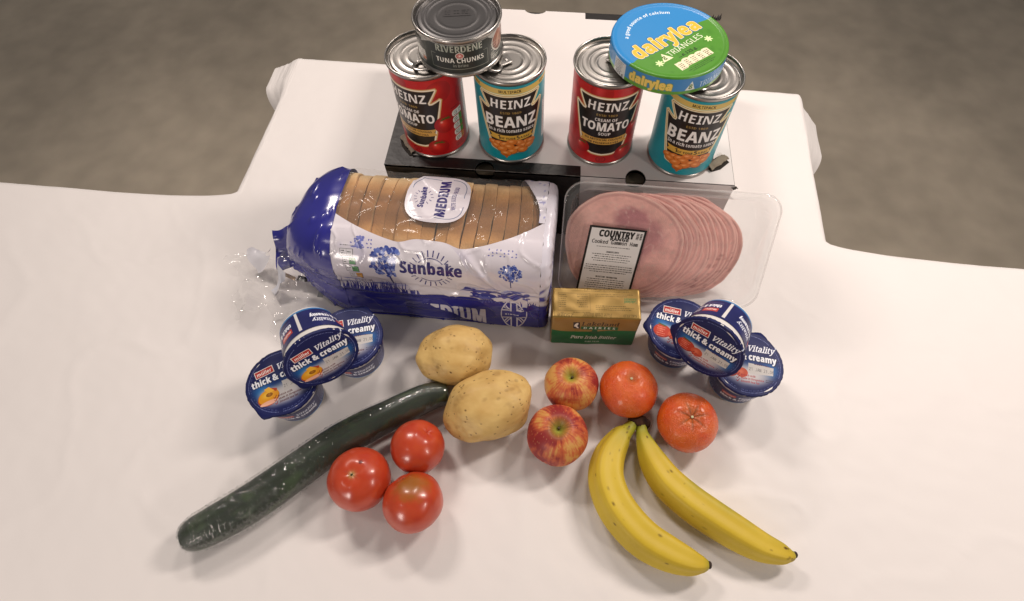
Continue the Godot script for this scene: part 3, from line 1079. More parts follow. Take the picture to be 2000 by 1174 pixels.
# round the bag's section, arc metres from the bottom of its front: (x unused, height, depth)
func bag_section(arc: float) -> Vector2:
	var s := BAG_H - BAG_RT
	var q := PI / 2 * BAG_RT
	var top := 2.0 * BAG_HW - BAG_RT - BAG_RB
	if arc < s:
		return Vector2(arc, BAG_HW)
	arc -= s
	if arc < q:
		return Vector2(s + BAG_RT * sin(arc / BAG_RT), BAG_HW - BAG_RT + BAG_RT * cos(arc / BAG_RT))
	arc -= q
	if arc < top:
		return Vector2(BAG_H + 0.003 * sin(arc / top * PI), BAG_HW - BAG_RT - arc)
	arc -= top
	s = BAG_H - BAG_RB
	q = PI / 2 * BAG_RB
	if arc < q:
		return Vector2(s + BAG_RB * cos(arc / BAG_RB), -(BAG_HW - BAG_RB) - BAG_RB * sin(arc / BAG_RB))
	arc -= q
	if arc < s:
		return Vector2(s - arc, -BAG_HW)
	arc -= s
	return Vector2(0.0, -BAG_HW + minf(arc, 2.0 * BAG_HW))


const BAG_BACK := 0.3270   # where the back meets the table
const BAG_ALL := 0.4480
var bag_n1: FastNoiseLite
var bag_n2: FastNoiseLite


func bag_point(x: float, arc: float, out := 0.0) -> Vector3:
	var q := bag_section(arc)
	var p := Vector3(x, q.x, q.y)
	var k := 1.0
	var c := Vector2(0.052, 0.0)
	if x < -0.108:
		var s := clampf((-0.108 - x) / 0.070, 0.0, 1.0)
		k = maxf(0.16, pow(1.0 - pow(s, 3.0), 0.5))
		var low := clampf(0.5 + 0.9 * (q.y / 0.0605 * 0.6 - (q.x - 0.052) / 0.058 * 0.7), 0.0, 1.0)
		k = lerpf(k, maxf(0.16, pow(1.0 - pow(s, 1.25), 1.05)), low * 0.8)
		c = Vector2(lerpf(0.052, 0.045, s), lerpf(0.0, 0.014, s))
	p.y = c.x + (q.x - 0.052) * k
	p.z = c.y + q.y * k
	var d := Vector3(0, q.x - 0.052, q.y).normalized()
	var crease := absf(bag_n1.get_noise_2d(x * 0.8 + arc * 0.5, arc * 0.9 - x * 0.3))
	var rough := 0.0010 + 0.0016 * exp(-crease * 14.0) + 0.0012 * bag_n1.get_noise_2d(x * 0.6 + 7.0, arc * 0.6)
	# a slanting fold where the slack of the bag is drawn to the right
	if arc < 0.14 and x > 0.0:
		var away := ((x - 0.034) * 0.755 + (arc - 0.112) * 0.655)
		rough += 0.0024 * exp(-pow(away / 0.0030, 2.0)) * smoothstep(0.02, 0.05, x) - 0.0010 * exp(-pow((away - 0.007) / 0.004, 2.0)) * smoothstep(0.02, 0.05, x)
	if x < -0.108:
		rough = rough * (1.0 + 1.4 * smoothstep(-0.108, -0.125, x))
	if arc < 0.07 or arc > BAG_BACK:
		# slack film at the foot of the loaf, folded along its length
		var line := 0.052 + 0.003 * sin(x * 34.0) - 0.014 * smoothstep(0.04, 0.12, x)
		rough += 0.0022 * exp(-pow((arc - line) / 0.0028, 2.0)) + 0.0014 * bag_n1.get_noise_2d(x * 0.5, arc * 4.0)
		if arc < 0.05:
			rough += 0.0075 * smoothstep(0.048, 0.0, arc)
	p += d * (rough + out)
	p.y = maxf(p.y, 0.0006)
	return p


func window_edge(x: float) -> float:
	var e := 0.1165 + (2.45 if x < 0.005 else 3.5) * pow(x - 0.005, 2.0)
	return e + 0.0085 * exp(-pow((x + 0.004) / 0.026, 4.0))


func window_right(arc: float) -> float:
	return 0.106 - 0.026 * smoothstep(0.165, 0.235, arc)


func build_bread() -> void:
	bag_n1 = noise(22.0, 11)
	bag_n2 = noise(70.0, 12)
	var o := thing("bread_loaf", "sliced white loaf in a blue and white printed bag with a clear window on top", "bread", Vector3(-0.0943, 0, -0.3665), deg_to_rad(-5.5))
	# slices
	var crust := vmat(0.75, 0.3)
	bump(crust, 0.05, 0.04, 18.0)
	var n1 := noise(45.0, 5, FastNoiseLite.TYPE_SIMPLEX_SMOOTH, 3)
	var step := 0.222 / 16.0
	for k in 16:
		var x0 := -0.111 + k * step
		var lean := rng.randf_range(-0.0012, 0.0012)
		var sx := rng.randf_range(0.935, 0.955)
		var rise := rng.randf_range(-0.0030, 0.0012)
		var tone := rng.randf_range(0.86, 1.1)
		var rows := []
		var cols := PackedColorArray()
		var na := 72
		for e in [[0.0001, 0.0], [0.0001, 0.983], [0.0008, 0.997], [step * 0.5, 1.0], [step - 0.0008, 0.997], [step - 0.0002, 0.983], [step - 0.0002, 0.0]]:
			var r := PackedVector3Array()
			for i in na + 1:
				var q := bag_section(BAG_ALL * i / na)
				var f: float = e[1] * sx
				var p := Vector3(x0 + e[0] + lean * (q.x - 0.05) * 12.0 + 0.0016 * sin(BAG_ALL * i / na * 38.0 + x0 * 26.0) + 0.0009 * n1.get_noise_3d(q.x, q.y, x0), 0.0535 + (q.x - 0.052) * f + rise * (q.x / 0.1), q.y * f)
				r.append(p)
				var hgt: float = q.x / BAG_H
				var side: float = absf(q.y) / BAG_HW
				var top := smoothstep(0.62, 1.0, hgt)
				var dark := 1.0 - smoothstep(0.20, 0.80, side + 0.16 * n1.get_noise_3d(p.x * 0.4, p.z * 0.8, 4.0))
				var c := lin("e2c494").lerp(lin("d09c60"), top * (1.0 - smoothstep(0.45, 0.92, side))).lerp(lin("7c5534"), top * dark * 0.9)
				c = c.lerp(lin("b07c48"), smoothstep(0.25, 0.0, hgt))
				c = c * (tone * (1.0 + 0.42 * n1.get_noise_3d(p.x * 0.35, p.y, p.z)))
				if e[1] < 0.98 and i < 0 or e[1] == 0.0:
					c = lin("e6d6b8")
				elif e[1] < 0.995:
					c = c.lerp(lin("d9ba88"), 0.30)
				cols.append(Color(c.r, c.g, c.b))
			rows.append(r)
		part("slice", skin(rows, true, null, null, cols), crust, o)
	# printed front
	var nu := 130
	var nv := 70
	var rows := []
	var uv := PackedVector2Array()
	for j in nv + 1:
		var r := PackedVector3Array()
		for i in nu + 1:
			var x := lerpf(-0.108, 0.112, float(i) / nu)
			var arc := window_edge(x) * (1.0 - float(j) / nv)
			r.append(bag_point(x, arc))
			uv.append(Vector2((x + 0.14) / 0.28, 1.0 - arc / 0.175))
		rows.append(r)
	var print_mat := tmat(bread_print(), 0.22)
	print_mat.clearcoat_enabled = true
	print_mat.clearcoat = 0.5
	print_mat.clearcoat_roughness = 0.12
	part("printed_panel", skin(rows, false, Vector3(0, 0.5, 1), uv), print_mat, o)
	# clear window over the crust
	var film := clear(0.05, 0.10)
	film.metallic_specular = 0.22
	part("clear_window", grid(110, 90, func(u, v):
		var a0: float = lerpf(0.124, 0.250, v)
		var x := lerpf(-0.108, window_right(a0), u)
		return bag_point(x, lerpf(window_edge(x), 0.250, v), 0.0003 + 0.0007 * maxf(0.0, bag_n2.get_noise_2d(x * 0.5 + 9.0 + a0, a0 * 0.35))), false, Vector3(0, 1, 0.2)), film, o)
	# white printed margin along the right of the window
	var white := vmat(0.25)
	part("bag_margin", grid(10, 40, func(u, v):
		var a: float = lerpf(window_edge(0.11), 0.250, v)
		return bag_point(lerpf(window_right(a) - 0.0004, 0.112, u), a, 0.0005), false, Vector3(0, 1, 0), func(_u, v, p): return lin("d6d2dc") if bag_n2.get_noise_3d(p.x * 2.0, p.y * 2.0, p.z * 2.0) < 0.52 else lin("8f8fc2")), white, o)
	# back and underside
	var blue := mat(Color("2b2b84"), 0.25)
	blue.clearcoat_enabled = true
	blue.clearcoat = 0.5
	blue.clearcoat_roughness = 0.12
	part("bag_underside", grid(60, 40, func(u, v): return bag_point(lerpf(-0.108, 0.112, u), lerpf(0.250, BAG_ALL, v)), false, Vector3(0, -0.2, -1)), blue, o)
	# closed right end: white above, blue below
	var ends := [[0.112, 1.0], [0.1165, 0.99], [0.1200, 0.965], [0.1218, 0.91], [0.1226, 0.8], [0.1232, 0.6], [0.1226, 0.35], [0.1224, 0.0]]
	var er := []
	var ec := PackedColorArray()
	for e in ends:
		var r := PackedVector3Array()
		for i in 97:
			var p := bag_point(0.112, BAG_ALL * i / 96.0)
			var q := Vector3(e[0] + 0.0012 * bag_n2.get_noise_2d(p.y * 1.5, p.z * 1.5), 0.052 + (p.y - 0.052) * e[1], p.z * e[1])
			r.append(q)
			var edge := 0.034 + 0.010 * bag_n2.get_noise_2d(q.z * 1.6, 3.0)
			var c := lin("d6d2dc") if q.y > edge else lin("2b2b84")
			if q.y > edge and q.y < 0.075 and bag_n2.get_noise_2d(q.z * 3.0, q.y * 3.0) > 0.12:
				c = lin("4a4a98")
			ec.append(c)
		er.append(r)
	part("bag_end", skin(er, true, null, null, ec), white, o)
	# blue shoulder gathered to the neck, then the tail
	part("bag_shoulder", grid(90, 60, func(u, v): return bag_point(lerpf(-0.178, -0.1075, v * (2.0 - v)), BAG_ALL * u, 0.0004), true), blue, o)
	var tn := noise(24.0, 21)
	var tn2 := noise(120.0, 22)
	var fan := func(r: float, w: float, lift: float) -> Vector3:
		# w -1 (back) .. 1 (front); the film spreads to the left and front of the neck
		var a: float = deg_to_rad(lerpf(172.0, 284.0, 0.5 + 0.5 * w))
		var c := Vector3(-0.174, lerpf(0.046, 0.003, smoothstep(0.0, 0.05, r)), 0.012)
		var p := c + Vector3(cos(a), 0, -sin(a)) * r
		var fold: float = 0.6 * (1.0 - 3.0 * absf(tn.get_noise_2d(p.x * 0.7 + w * 0.02, p.z * 0.7))) + 0.5 * tn.get_noise_2d(p.x * 1.6, p.z * 1.6)
		p.y += 0.013 * smoothstep(0.0, 0.03, r) * (0.45 + fold) * (1.0 - 0.55 * smoothstep(0.0, 1.0, w)) + lift
		p.y = maxf(p.y, 0.0008)
		return p
	var quad := func(u: float, v: float) -> Vector3:
		# blue twist: from the neck (u 0) out to its torn edge (u 1), back (v 0) to front (v 1)
		var q: Vector3 = Vector3(-0.174, 0.060, -0.006).lerp(Vector3(-0.174, 0.030, 0.022), v).lerp(Vector3(-0.2105, 0.046, -0.006).lerp(Vector3(-0.2060, 0.006, 0.036), v), u)
		return q + Vector3(0.002 * sin(v * 9.0) * u, 0.005 * sin(v * 7.0 + 1.0) + 0.003 * sin(u * 6.0 + v * 3.0), 0.003 * sin(v * 11.0) * u)
	part("bag_tail", grid(24, 30, quad, false, Vector3.UP), blue, o)
	part("clear_tail", grid(90, 70, func(u, v): return fan.call(0.012 + v * (0.078 + 0.010 * sin(u * 17.0) + 0.014 * tn.get_noise_2d(u * 0.3, 5.0)), lerpf(-1.0, 1.0, u), 0.0012), false, Vector3.UP), clear(0.09, 0.07, Color("f2efec")), o)
	part("white_print", grid(20, 14, func(u, v): return fan.call(0.042 + v * 0.026 + 0.006 * sin(u * 5.0), lerpf(-0.98, -0.55, u), 0.024 * (1.0 - v * 0.6)), false, Vector3.UP), mat(Color("dfdde2"), 0.3), o)
	part("white_print", grid(14, 12, func(u, v): return fan.call(0.030 + v * 0.024, lerpf(-0.1, 0.2, u), 0.0035), false, Vector3.UP), mat(Color("d4d5dc"), 0.3), o)
	part("black_print", grid(6, 4, func(u, v): return Vector3(-0.182 + u * 0.016, 0.0105 + 0.0006 * sin(u * 9.0), 0.030 + v * 0.007 + 0.0014 * u), false, Vector3.UP), mat(Color("1d1b1a"), 0.35), o)
	part("orange_print", grid(6, 4, func(u, v): return Vector3(-0.203 + u * 0.018, 0.0095, 0.026 + v * 0.005 + 0.006 * u), false, Vector3.UP), mat(Color("d9b184"), 0.35), o)
	part("grey_print", grid(4, 8, func(u, v): return Vector3(-0.150 + u * 0.007 - v * 0.004, 0.012 * (1.0 - v) + 0.0046, 0.030 + v * 0.024), false, Vector3.UP), mat(Color("6f7073"), 0.35), o)
	# round white sticker printed on the window
	var sr := []
	var suv := PackedVector2Array()
	for k in 13:
		var r := PackedVector3Array()
		for i in 73:
			var a := TAU * i / 72.0
			var rad := (0.0362 + 0.0018 * cos(4.0 * a + PI)) * k / 12.0
			r.append(bag_point(-0.004 + rad * sin(a), 0.1770 + rad * cos(a) * 0.92, 0.0012))
			suv.append(Vector2(0.5 + 0.5 * k / 12.0 * cos(a) * 0.97, 0.5 + 0.5 * k / 12.0 * sin(a) * 0.97))
		sr.append(r)
	part("sticker", skin(sr, true, Vector3.UP, suv), tmat(bread_sticker(), 0.25), o)


# ---------------------------------------------------------------- ham
func build_ham() -> void:
	var yaw := deg_to_rad(5.2)
	var zy := Vector3(-sin(yaw), 0, cos(yaw))
	var b := Basis(Vector3(cos(yaw), 0, sin(yaw)), Vector3(0, 0.8625, 0) - zy * 0.506, Vector3(0, 0.506, 0) + zy * 0.8625)
	var o := thing("ham_pack", "clear plastic tray of sliced pink cooked ham leaning against the box", "ham")
	o.transform = Transform3D(b, Vector3(0.147, 0.0135, -0.317))
	var hw := 0.1135
	var hh := 0.0685
	var outline := func(u: float, gx: float, gy: float, rad: float) -> Vector2:
		# rounded rectangle round the middle of the tray
		var k := int(u * 144.0 + 0.5) % 144
		var corner := k / 36
		var a := (corner + (k % 36) / 35.0) * PI / 2
		var rr := minf(rad, minf(gx, gy) * 0.6)
		var c := Vector2([1, -1, -1, 1][corner] * (gx - rr), [1, 1, -1, -1][corner] * (gy - rr))
		return c + Vector2(cos(a), sin(a)) * rr
	var rows := []
	for e in [[hw, hh, -0.0012], [hw, hh, 0.0004], [hw - 0.001, hh - 0.001, 0.0012], [hw - 0.006, hh - 0.006, 0.0012], [hw - 0.0075, hh - 0.0075, 0.0002], [hw - 0.0085, hh - 0.0085, -0.003], [hw - 0.011, hh - 0.010, -0.016], [hw - 0.013, hh - 0.012, -0.0235], [hw - 0.017, hh - 0.016, -0.0265], [hw - 0.03, hh - 0.028, -0.0265], [0.0, 0.0, -0.0265]]:
		var r := PackedVector3Array()
		for i in 145:
			var q: Vector2 = outline.call(i / 144.0, e[0], e[1], 0.021)
			var rib := 0.0006 * sin(i * 1.1) if e[2] < -0.002 and e[2] > -0.024 else 0.0
			r.append(Vector3(q.x * (1.0 + rib * 6.0), hh + q.y, e[2]))
		rows.append(r)
	part("tray", skin(rows, true, null), clear(0.07, 0.04, Color("efece8")), o)
	var lip := []
	for e in [[hw, hh, 0.0016], [hw + 0.0012, hh + 0.0012, 0.0010], [hw + 0.0012, hh + 0.0012, -0.0010], [hw, hh, -0.0014]]:
		var r := PackedVector3Array()
		for i in 145:
			var q: Vector2 = outline.call(i / 144.0, e[0], e[1], 0.022)
			r.append(Vector3(q.x, hh + q.y, e[2]))
		lip.append(r)
	part("tray_lip", skin(lip, true, null), clear(0.24, 0.06, Color("f0edea")), o)
	var film_n := noise(40.0, 31, FastNoiseLite.TYPE_SIMPLEX_SMOOTH, 2)
	var fr := []
	for k in 25:
		var r := PackedVector3Array()
		for i in 145:
			var q: Vector2 = outline.call(i / 144.0, (hw - 0.003) * k / 24.0, (hh - 0.003) * k / 24.0, 0.021)
			r.append(Vector3(q.x, hh + q.y, 0.0015 + 0.0005 * film_n.get_noise_2d(q.x, q.y) * (1.0 - pow(k / 24.0, 6.0))))
		fr.append(r)
	part("cover_film", skin(fr, true, Vector3(0, 0, 1)), clear(0.02, 0.08), o)
	# shingled slices, the whole one in front at the left
	var hm := vmat(0.34, 0.5)
	bump(hm, 0.06, 0.03, 30.0)
	var n1 := noise(26.0, 41, FastNoiseLite.TYPE_SIMPLEX_SMOOTH, 3)
	var n2 := noise(90.0, 42, FastNoiseLite.TYPE_SIMPLEX_SMOOTH, 2)
	for k in 13:
		var cx := -0.0465 + k * 0.0060 + rng.randf_range(-0.0014, 0.0014)
		var cy := 0.064 - k * 0.0004 + rng.randf_range(-0.0022, 0.0018)
		var z := -0.0022 - k * 0.00175
		var rr := []
		var cols := PackedColorArray()
		var nr := 46 if k == 0 else 26
		for j in nr + 3:
			var r := PackedVector3Array()
			for i in 145:
				var a := TAU * i / 144.0
				var t := minf(float(j) / nr, 1.0)
				var zz := z
				if j > nr:
					zz -= 0.0011 * (j - nr)
				var e := 1.0 + 0.020 * sin(a * 3.0 + 1.2) + 0.012 * sin(a * 5.0 + k * 0.5) + 0.045 * n1.get_noise_2d(cos(a) * 0.03 + k * 0.02, sin(a) * 0.02) + 0.004 * n2.get_noise_2d(cos(a) * 0.3 + k, sin(a) * 0.3)
				if j == 0:
					t = 0.0
				var x := cos(a) * 0.0655 * t * e
				var y := sin(a) * 0.0635 * t * e
				# the tip of the slice is lifted where the one below props it
				zz += 0.0015 * (x / 0.06) + 0.0004 * n1.get_noise_2d(x * 2.0, y * 2.0)
				var p := Vector3(cx + x, cy + y, zz)
				r.append(p)
				var q := Vector2(x, y)
				var c := lin("f4baae")
				# darker muscle with pale seams
				var m1 := smoothstep(0.036, 0.022, (q - Vector2(0.016, 0.010)).length() + 0.012 * n1.get_noise_2d(x * 0.7, y * 0.7))
				var m2 := smoothstep(0.022, 0.010, (q * Vector2(1, 1.6) - Vector2(0.006, 0.062)).length() + 0.012 * n1.get_noise_2d(x + 3.0, y))
				c = c.lerp(lin("b06a74"), clampf(m1 * 0.65 + m2 * 0.6, 0.0, 0.8))
				var vein := absf(n1.get_noise_2d(x * 0.9 + 0.7, y * 0.9))
				c = c.lerp(lin("e6c2b4"), smoothstep(0.05, 0.0, vein) * 0.55)
				c = c.lerp(lin("e0b4a4"), smoothstep(-0.02, -0.055, x) * 0.55)
				c = c * (1.0 + 0.15 * n1.get_noise_2d(x * 1.6 + k, y * 1.6) + 0.10 * n2.get_noise_2d(x * 2.0, y * 2.0))
				if t > 0.965:
					c = c.lerp(lin("ecc6b6"), 0.45)
				elif t > 0.93:
					c = c.lerp(lin("a8686a"), 0.35)
				if j > nr:
					c = lin("b97a76")
				if k > 5 and n2.get_noise_2d(x * 1.2 + k, y * 1.2) > 0.42 and y < 0.0:
					c = c.lerp(lin("8e4a48"), 0.4)
				cols.append(Color(c.r, c.g, c.b))
			rr.append(r)
		part("ham_slice", skin(rr, true, Vector3(0, 0, 1), null, cols), hm, o)
	# paper label on the film
	var lab := grid(8, 10, func(u, v): return Vector3(-0.0875 + u * 0.0625 - v * 0.006, 0.0875 - v * 0.0845, 0.0024 + 0.0003 * sin(u * 5.0 + v * 3.0)), false, Vector3(0, 0, 1))
	part("label", lab, tmat(ham_label(), 0.45), o).rotation.z = deg_to_rad(-2.0)


# ---------------------------------------------------------------- fruit and vegetables
func ball(R: float, flat: float, dimple: float, dip_w: float, base_dip: float, lump: Callable, nu := 110, nv := 80) -> Callable:
	return func(u: float, v: float) -> Vector3:
		var a := u * TAU
		var ph := v * PI
		var d := Vector3(sin(ph) * sin(a), cos(ph), sin(ph) * cos(a))
		var r := R * (1.0 + float(lump.call(d, a, ph)))
		var p := Vector3(d.x * r, d.y * r * flat, d.z * r)
		p.y -= R * dimple * exp(-pow(ph / dip_w, 2.0))
		p.y += R * base_dip * exp(-pow((PI - ph) / 0.45, 2.0))
		return p


func apple(label: String, at: Vector3, R: float, turn: float, sd: int, deep: float, tilt: Vector3) -> void:
	var o := thing("apple", label, "apple", at, turn, "apples")
	o.rotation = Vector3(tilt.x, turn, tilt.z)
	var n := noise(2.0, sd, FastNoiseLite.TYPE_SIMPLEX_SMOOTH, 2)
	var n2 := noise(1.0, sd + 1, FastNoiseLite.TYPE_SIMPLEX_SMOOTH, 3)
	var lump := func(d: Vector3, a: float, ph: float): return 0.025 * sin(a * 5.0 + sd) * (0.35 + 0.65 * smoothstep(1.2, 2.6, ph)) * sin(ph) - 0.10 * smoothstep(1.5, 3.0, ph) * sin(ph) * 1.2 + 0.012 * n2.get_noise_3dv(d * 1.2)
	var f := ball(R, 0.90, 0.36, 0.24, 0.16, lump)
	var col := func(u: float, v: float, p: Vector3) -> Color:
		var a := u * TAU
		var d := p.normalized()
		var streak := n.get_noise_2d(cos(a) * 3.2 + v * 2.0, sin(a) * 3.2 + v) * 0.35 + n2.get_noise_2d(cos(a) * 9.0 + v * 2.5, sin(a) * 9.0) * 0.40 + 0.30 * n2.get_noise_3dv(d * 7.0)
		var blush := 0.60 + 1.15 * n2.get_noise_3dv(d * 0.75 + Vector3(sd, 0, 0)) + deep
		var red := clampf(blush + streak * 0.75 - 0.34 * exp(-pow(v / 0.19, 2.0)), 0.0, 1.0)
		var c := lin("cf9852").lerp(lin("c0603c"), smoothstep(0.05, 0.50, red)).lerp(lin("8c2c2e"), smoothstep(0.45, 1.0, red))
		c = c.lerp(lin("8f9a3c"), exp(-pow(v / 0.085, 2.0)) * 0.9)
		if n2.get_noise_3dv(d * 40.0) > 0.52:
			c = c.lerp(lin("e2b27a"), 0.4)
		return c
	part("flesh", grid(150, 96, f, true, null, col), vmat(0.46, 0.4), o)
	var stalk := [[Vector3(0, R * 0.34, 0), 0.0016], [Vector3(0.0004, R * 0.50, 0.0003), 0.0012], [Vector3(0.0016, R * 0.64, 0.001), 0.0013]]
	part("stalk", sweep(stalk, 8, 8, func(_t, _s): return 1.0), mat(Color("4a3a20"), 0.7), o)


func mandarin(label: String, at: Vector3, R: float, sd: int, tilt: Vector3, crease: float) -> void:
	var o := thing("mandarin", label, "mandarin", at, 0.0, "mandarins")
	o.rotation = tilt
	var n2 := noise(1.4, sd, FastNoiseLite.TYPE_SIMPLEX_SMOOTH, 3)
	var n3 := noise(17.0, sd, FastNoiseLite.TYPE_CELLULAR)
	var lump := func(d: Vector3, a: float, ph: float):
		var fl: float = crease * exp(-pow((ph - 0.28) / 0.3, 2.0)) * pow(absf(sin(a * 3.5 + sd)), 8.0)
		return 0.020 * n2.get_noise_3dv(d) - fl + 0.0075 * n3.get_noise_3dv(d)
	var f := ball(R, 0.88, 0.20, 0.22, 0.10, lump)
	var col := func(u: float, v: float, p: Vector3) -> Color:
		var d := p.normalized()
		var c := lin("d94c0a").lerp(lin("e4681a"), 0.5 + 0.8 * n2.get_noise_3dv(d * 1.3))
		c = c.lerp(lin("8f5a1e"), exp(-pow(v / (0.07 + crease), 2.0)) * 0.55)
		if crease > 0.0:
			c = c.lerp(lin("6f4a1a"), 0.6 * pow(absf(sin(u * TAU * 3.5 + sd)), 10.0) * exp(-pow((v - 0.08) / 0.09, 2.0)))
		c = c * (1.0 + 0.10 * n3.get_noise_3dv(d))
		return c
	var m := vmat(0.24, 0.6)
	m.clearcoat_enabled = true
	m.clearcoat = 0.35
	m.clearcoat_roughness = 0.22
	bump(m, 0.10, 0.12, 40.0, FastNoiseLite.TYPE_CELLULAR)
	part("peel", grid(190, 130, f, true, null, col), m, o)
	var star := sweep([[Vector3(0, R * 0.66, 0), 0.0026], [Vector3(0, R * 0.715, 0), 0.0030], [Vector3(0, R * 0.735, 0), 0.0016]], 6, 30, func(th, _s): return 0.8 + 0.3 * cos(th * 5.0))
	part("stem_end", star, mat(Color("6f7443"), 0.7), o)
	part("stem_scar", lathe([Vector2(0, R * 0.742), Vector2(0.0011, R * 0.738), Vector2(0.0014, R * 0.72)], 12), mat(Color("c6c39a"), 0.7), o)


func tomato(label: String, at: Vector3, R: float, flat: float, sd: int, tilt: Vector3, scar: bool, green: float) -> void:
	var o := thing("tomato", label, "tomato", at, 0.0, "tomatoes")
	o.rotation = tilt
	var n2 := noise(1.2, sd, FastNoiseLite.TYPE_SIMPLEX_SMOOTH, 2)
	var patch_dir := o.basis.inverse() * Vector3(0.05, 0.85, -0.42).normalized()
	var lump := func(d: Vector3, a: float, ph: float): return 0.018 * n2.get_noise_3dv(d) + 0.010 * sin(a * 5.0 + sd) * exp(-pow(ph / 0.8, 2.0))
	var f := ball(R, flat, 0.09, 0.30, 0.05, lump)
	var col := func(u: float, v: float, p: Vector3) -> Color:
		var d := p.normalized()
		var c := lin("b23a22").lerp(lin("bd4a2a"), 0.5 + 0.7 * n2.get_noise_3dv(d * 1.6))
		var patch: float = green * smoothstep(0.85, 0.20, (d - patch_dir).length() + 0.16 * n2.get_noise_3dv(d * 3.0))
		c = c.lerp(lin("7f6a1e"), patch)
		if scar:
			c = c.lerp(lin("b8a068"), exp(-pow(v / 0.032, 2.0)))
			var q := (d - Vector3(0.24, 0.9, -0.42).normalized()).length()
			c = c.lerp(lin("6a1712"), smoothstep(0.085, 0.05, q))
		return c
	var m := vmat(0.30, 0.5)
	m.clearcoat_enabled = true
	m.clearcoat = 0.25
	m.clearcoat_roughness = 0.14
	part("flesh", grid(110, 84, f, true, null, col), m, o)
	if scar:
		var y := R * (flat - 0.09)
		part("stalk_scar", sweep([[Vector3(0, y - 0.001, 0), 0.0034], [Vector3(0, y + 0.0006, 0), 0.0030], [Vector3(0, y + 0.0002, 0), 0.0014]], 6, 20, func(th, _s): return 0.85 + 0.2 * cos(th * 5.0)), mat(Color("8f8a50"), 0.8), o)
		part("stalk_hole", lathe([Vector2(0, y + 0.0009), Vector2(0.0008, y + 0.0009), Vector2(0.0012, y)], 12), mat(Color("3d3a1c"), 0.8), o)


func potato(label: String, at: Vector3, size: Vector3, turn: float, sd: int) -> void:
	var o := thing("potato", label, "potato", at, turn, "potatoes")
	var n1 := noise(1.1, sd)
	var n2 := noise(3.4, sd + 1, FastNoiseLite.TYPE_SIMPLEX_SMOOTH, 3)
	var n3 := noise(1.6, sd + 2, FastNoiseLite.TYPE_SIMPLEX_SMOOTH, 3)
	var r := RandomNumberGenerator.new()
	r.seed = sd
	var eyes := []
	for k in 70:
		var d := Vector3(r.randf_range(-1, 1), r.randf_range(-0.1, 1), r.randf_range(-1, 1)).normalized()
		eyes.append([d, r.randf_range(0.018, 0.030) if k < 65 else r.randf_range(0.05, 0.08)])
	var shape := func(u: float, v: float) -> Vector3:
		var a := u * TAU
		var ph := v * PI
		var d := Vector3(cos(ph), sin(ph) * sin(a), sin(ph) * cos(a))
		var k: float = 1.0 + 0.085 * n1.get_noise_3dv(d) + 0.012 * n2.get_noise_3dv(d)
		for e in eyes:
			var q: float = d.distance_to(e[0])
			if q < e[1] * 2.0:
				k -= 0.010 * exp(-pow(q / e[1], 2.0)) * (1.0 if e[1] < 0.04 else 1.6)
		# a little squarer than an ellipsoid
		var w := Vector3(signf(d.x) * pow(absf(d.x), 0.92), d.y, d.z)
		return w * size * k
	var col := func(u: float, v: float, p: Vector3) -> Color:
		var d := (p / size).normalized()
		var c := lin("d0b070").lerp(lin("bf9b5c"), clampf(0.5 + 0.9 * n3.get_noise_3dv(d), 0.0, 1.0))
		c = c.lerp(lin("8c6a3c"), 0.35 * smoothstep(0.25, 0.6, n2.get_noise_3dv(d * 0.6)))
		for e in eyes:
			var q: float = d.distance_to(e[0])
			if q < e[1] * 1.3:
				c = c.lerp(lin("4a2f16"), 0.85 * smoothstep(e[1] * 1.2, e[1] * 0.5, q) * (1.0 if e[1] < 0.04 else 0.35))
		return c
	part("skin", grid(250, 210, shape, true, null, col), vmat(0.5, 0.4), o)


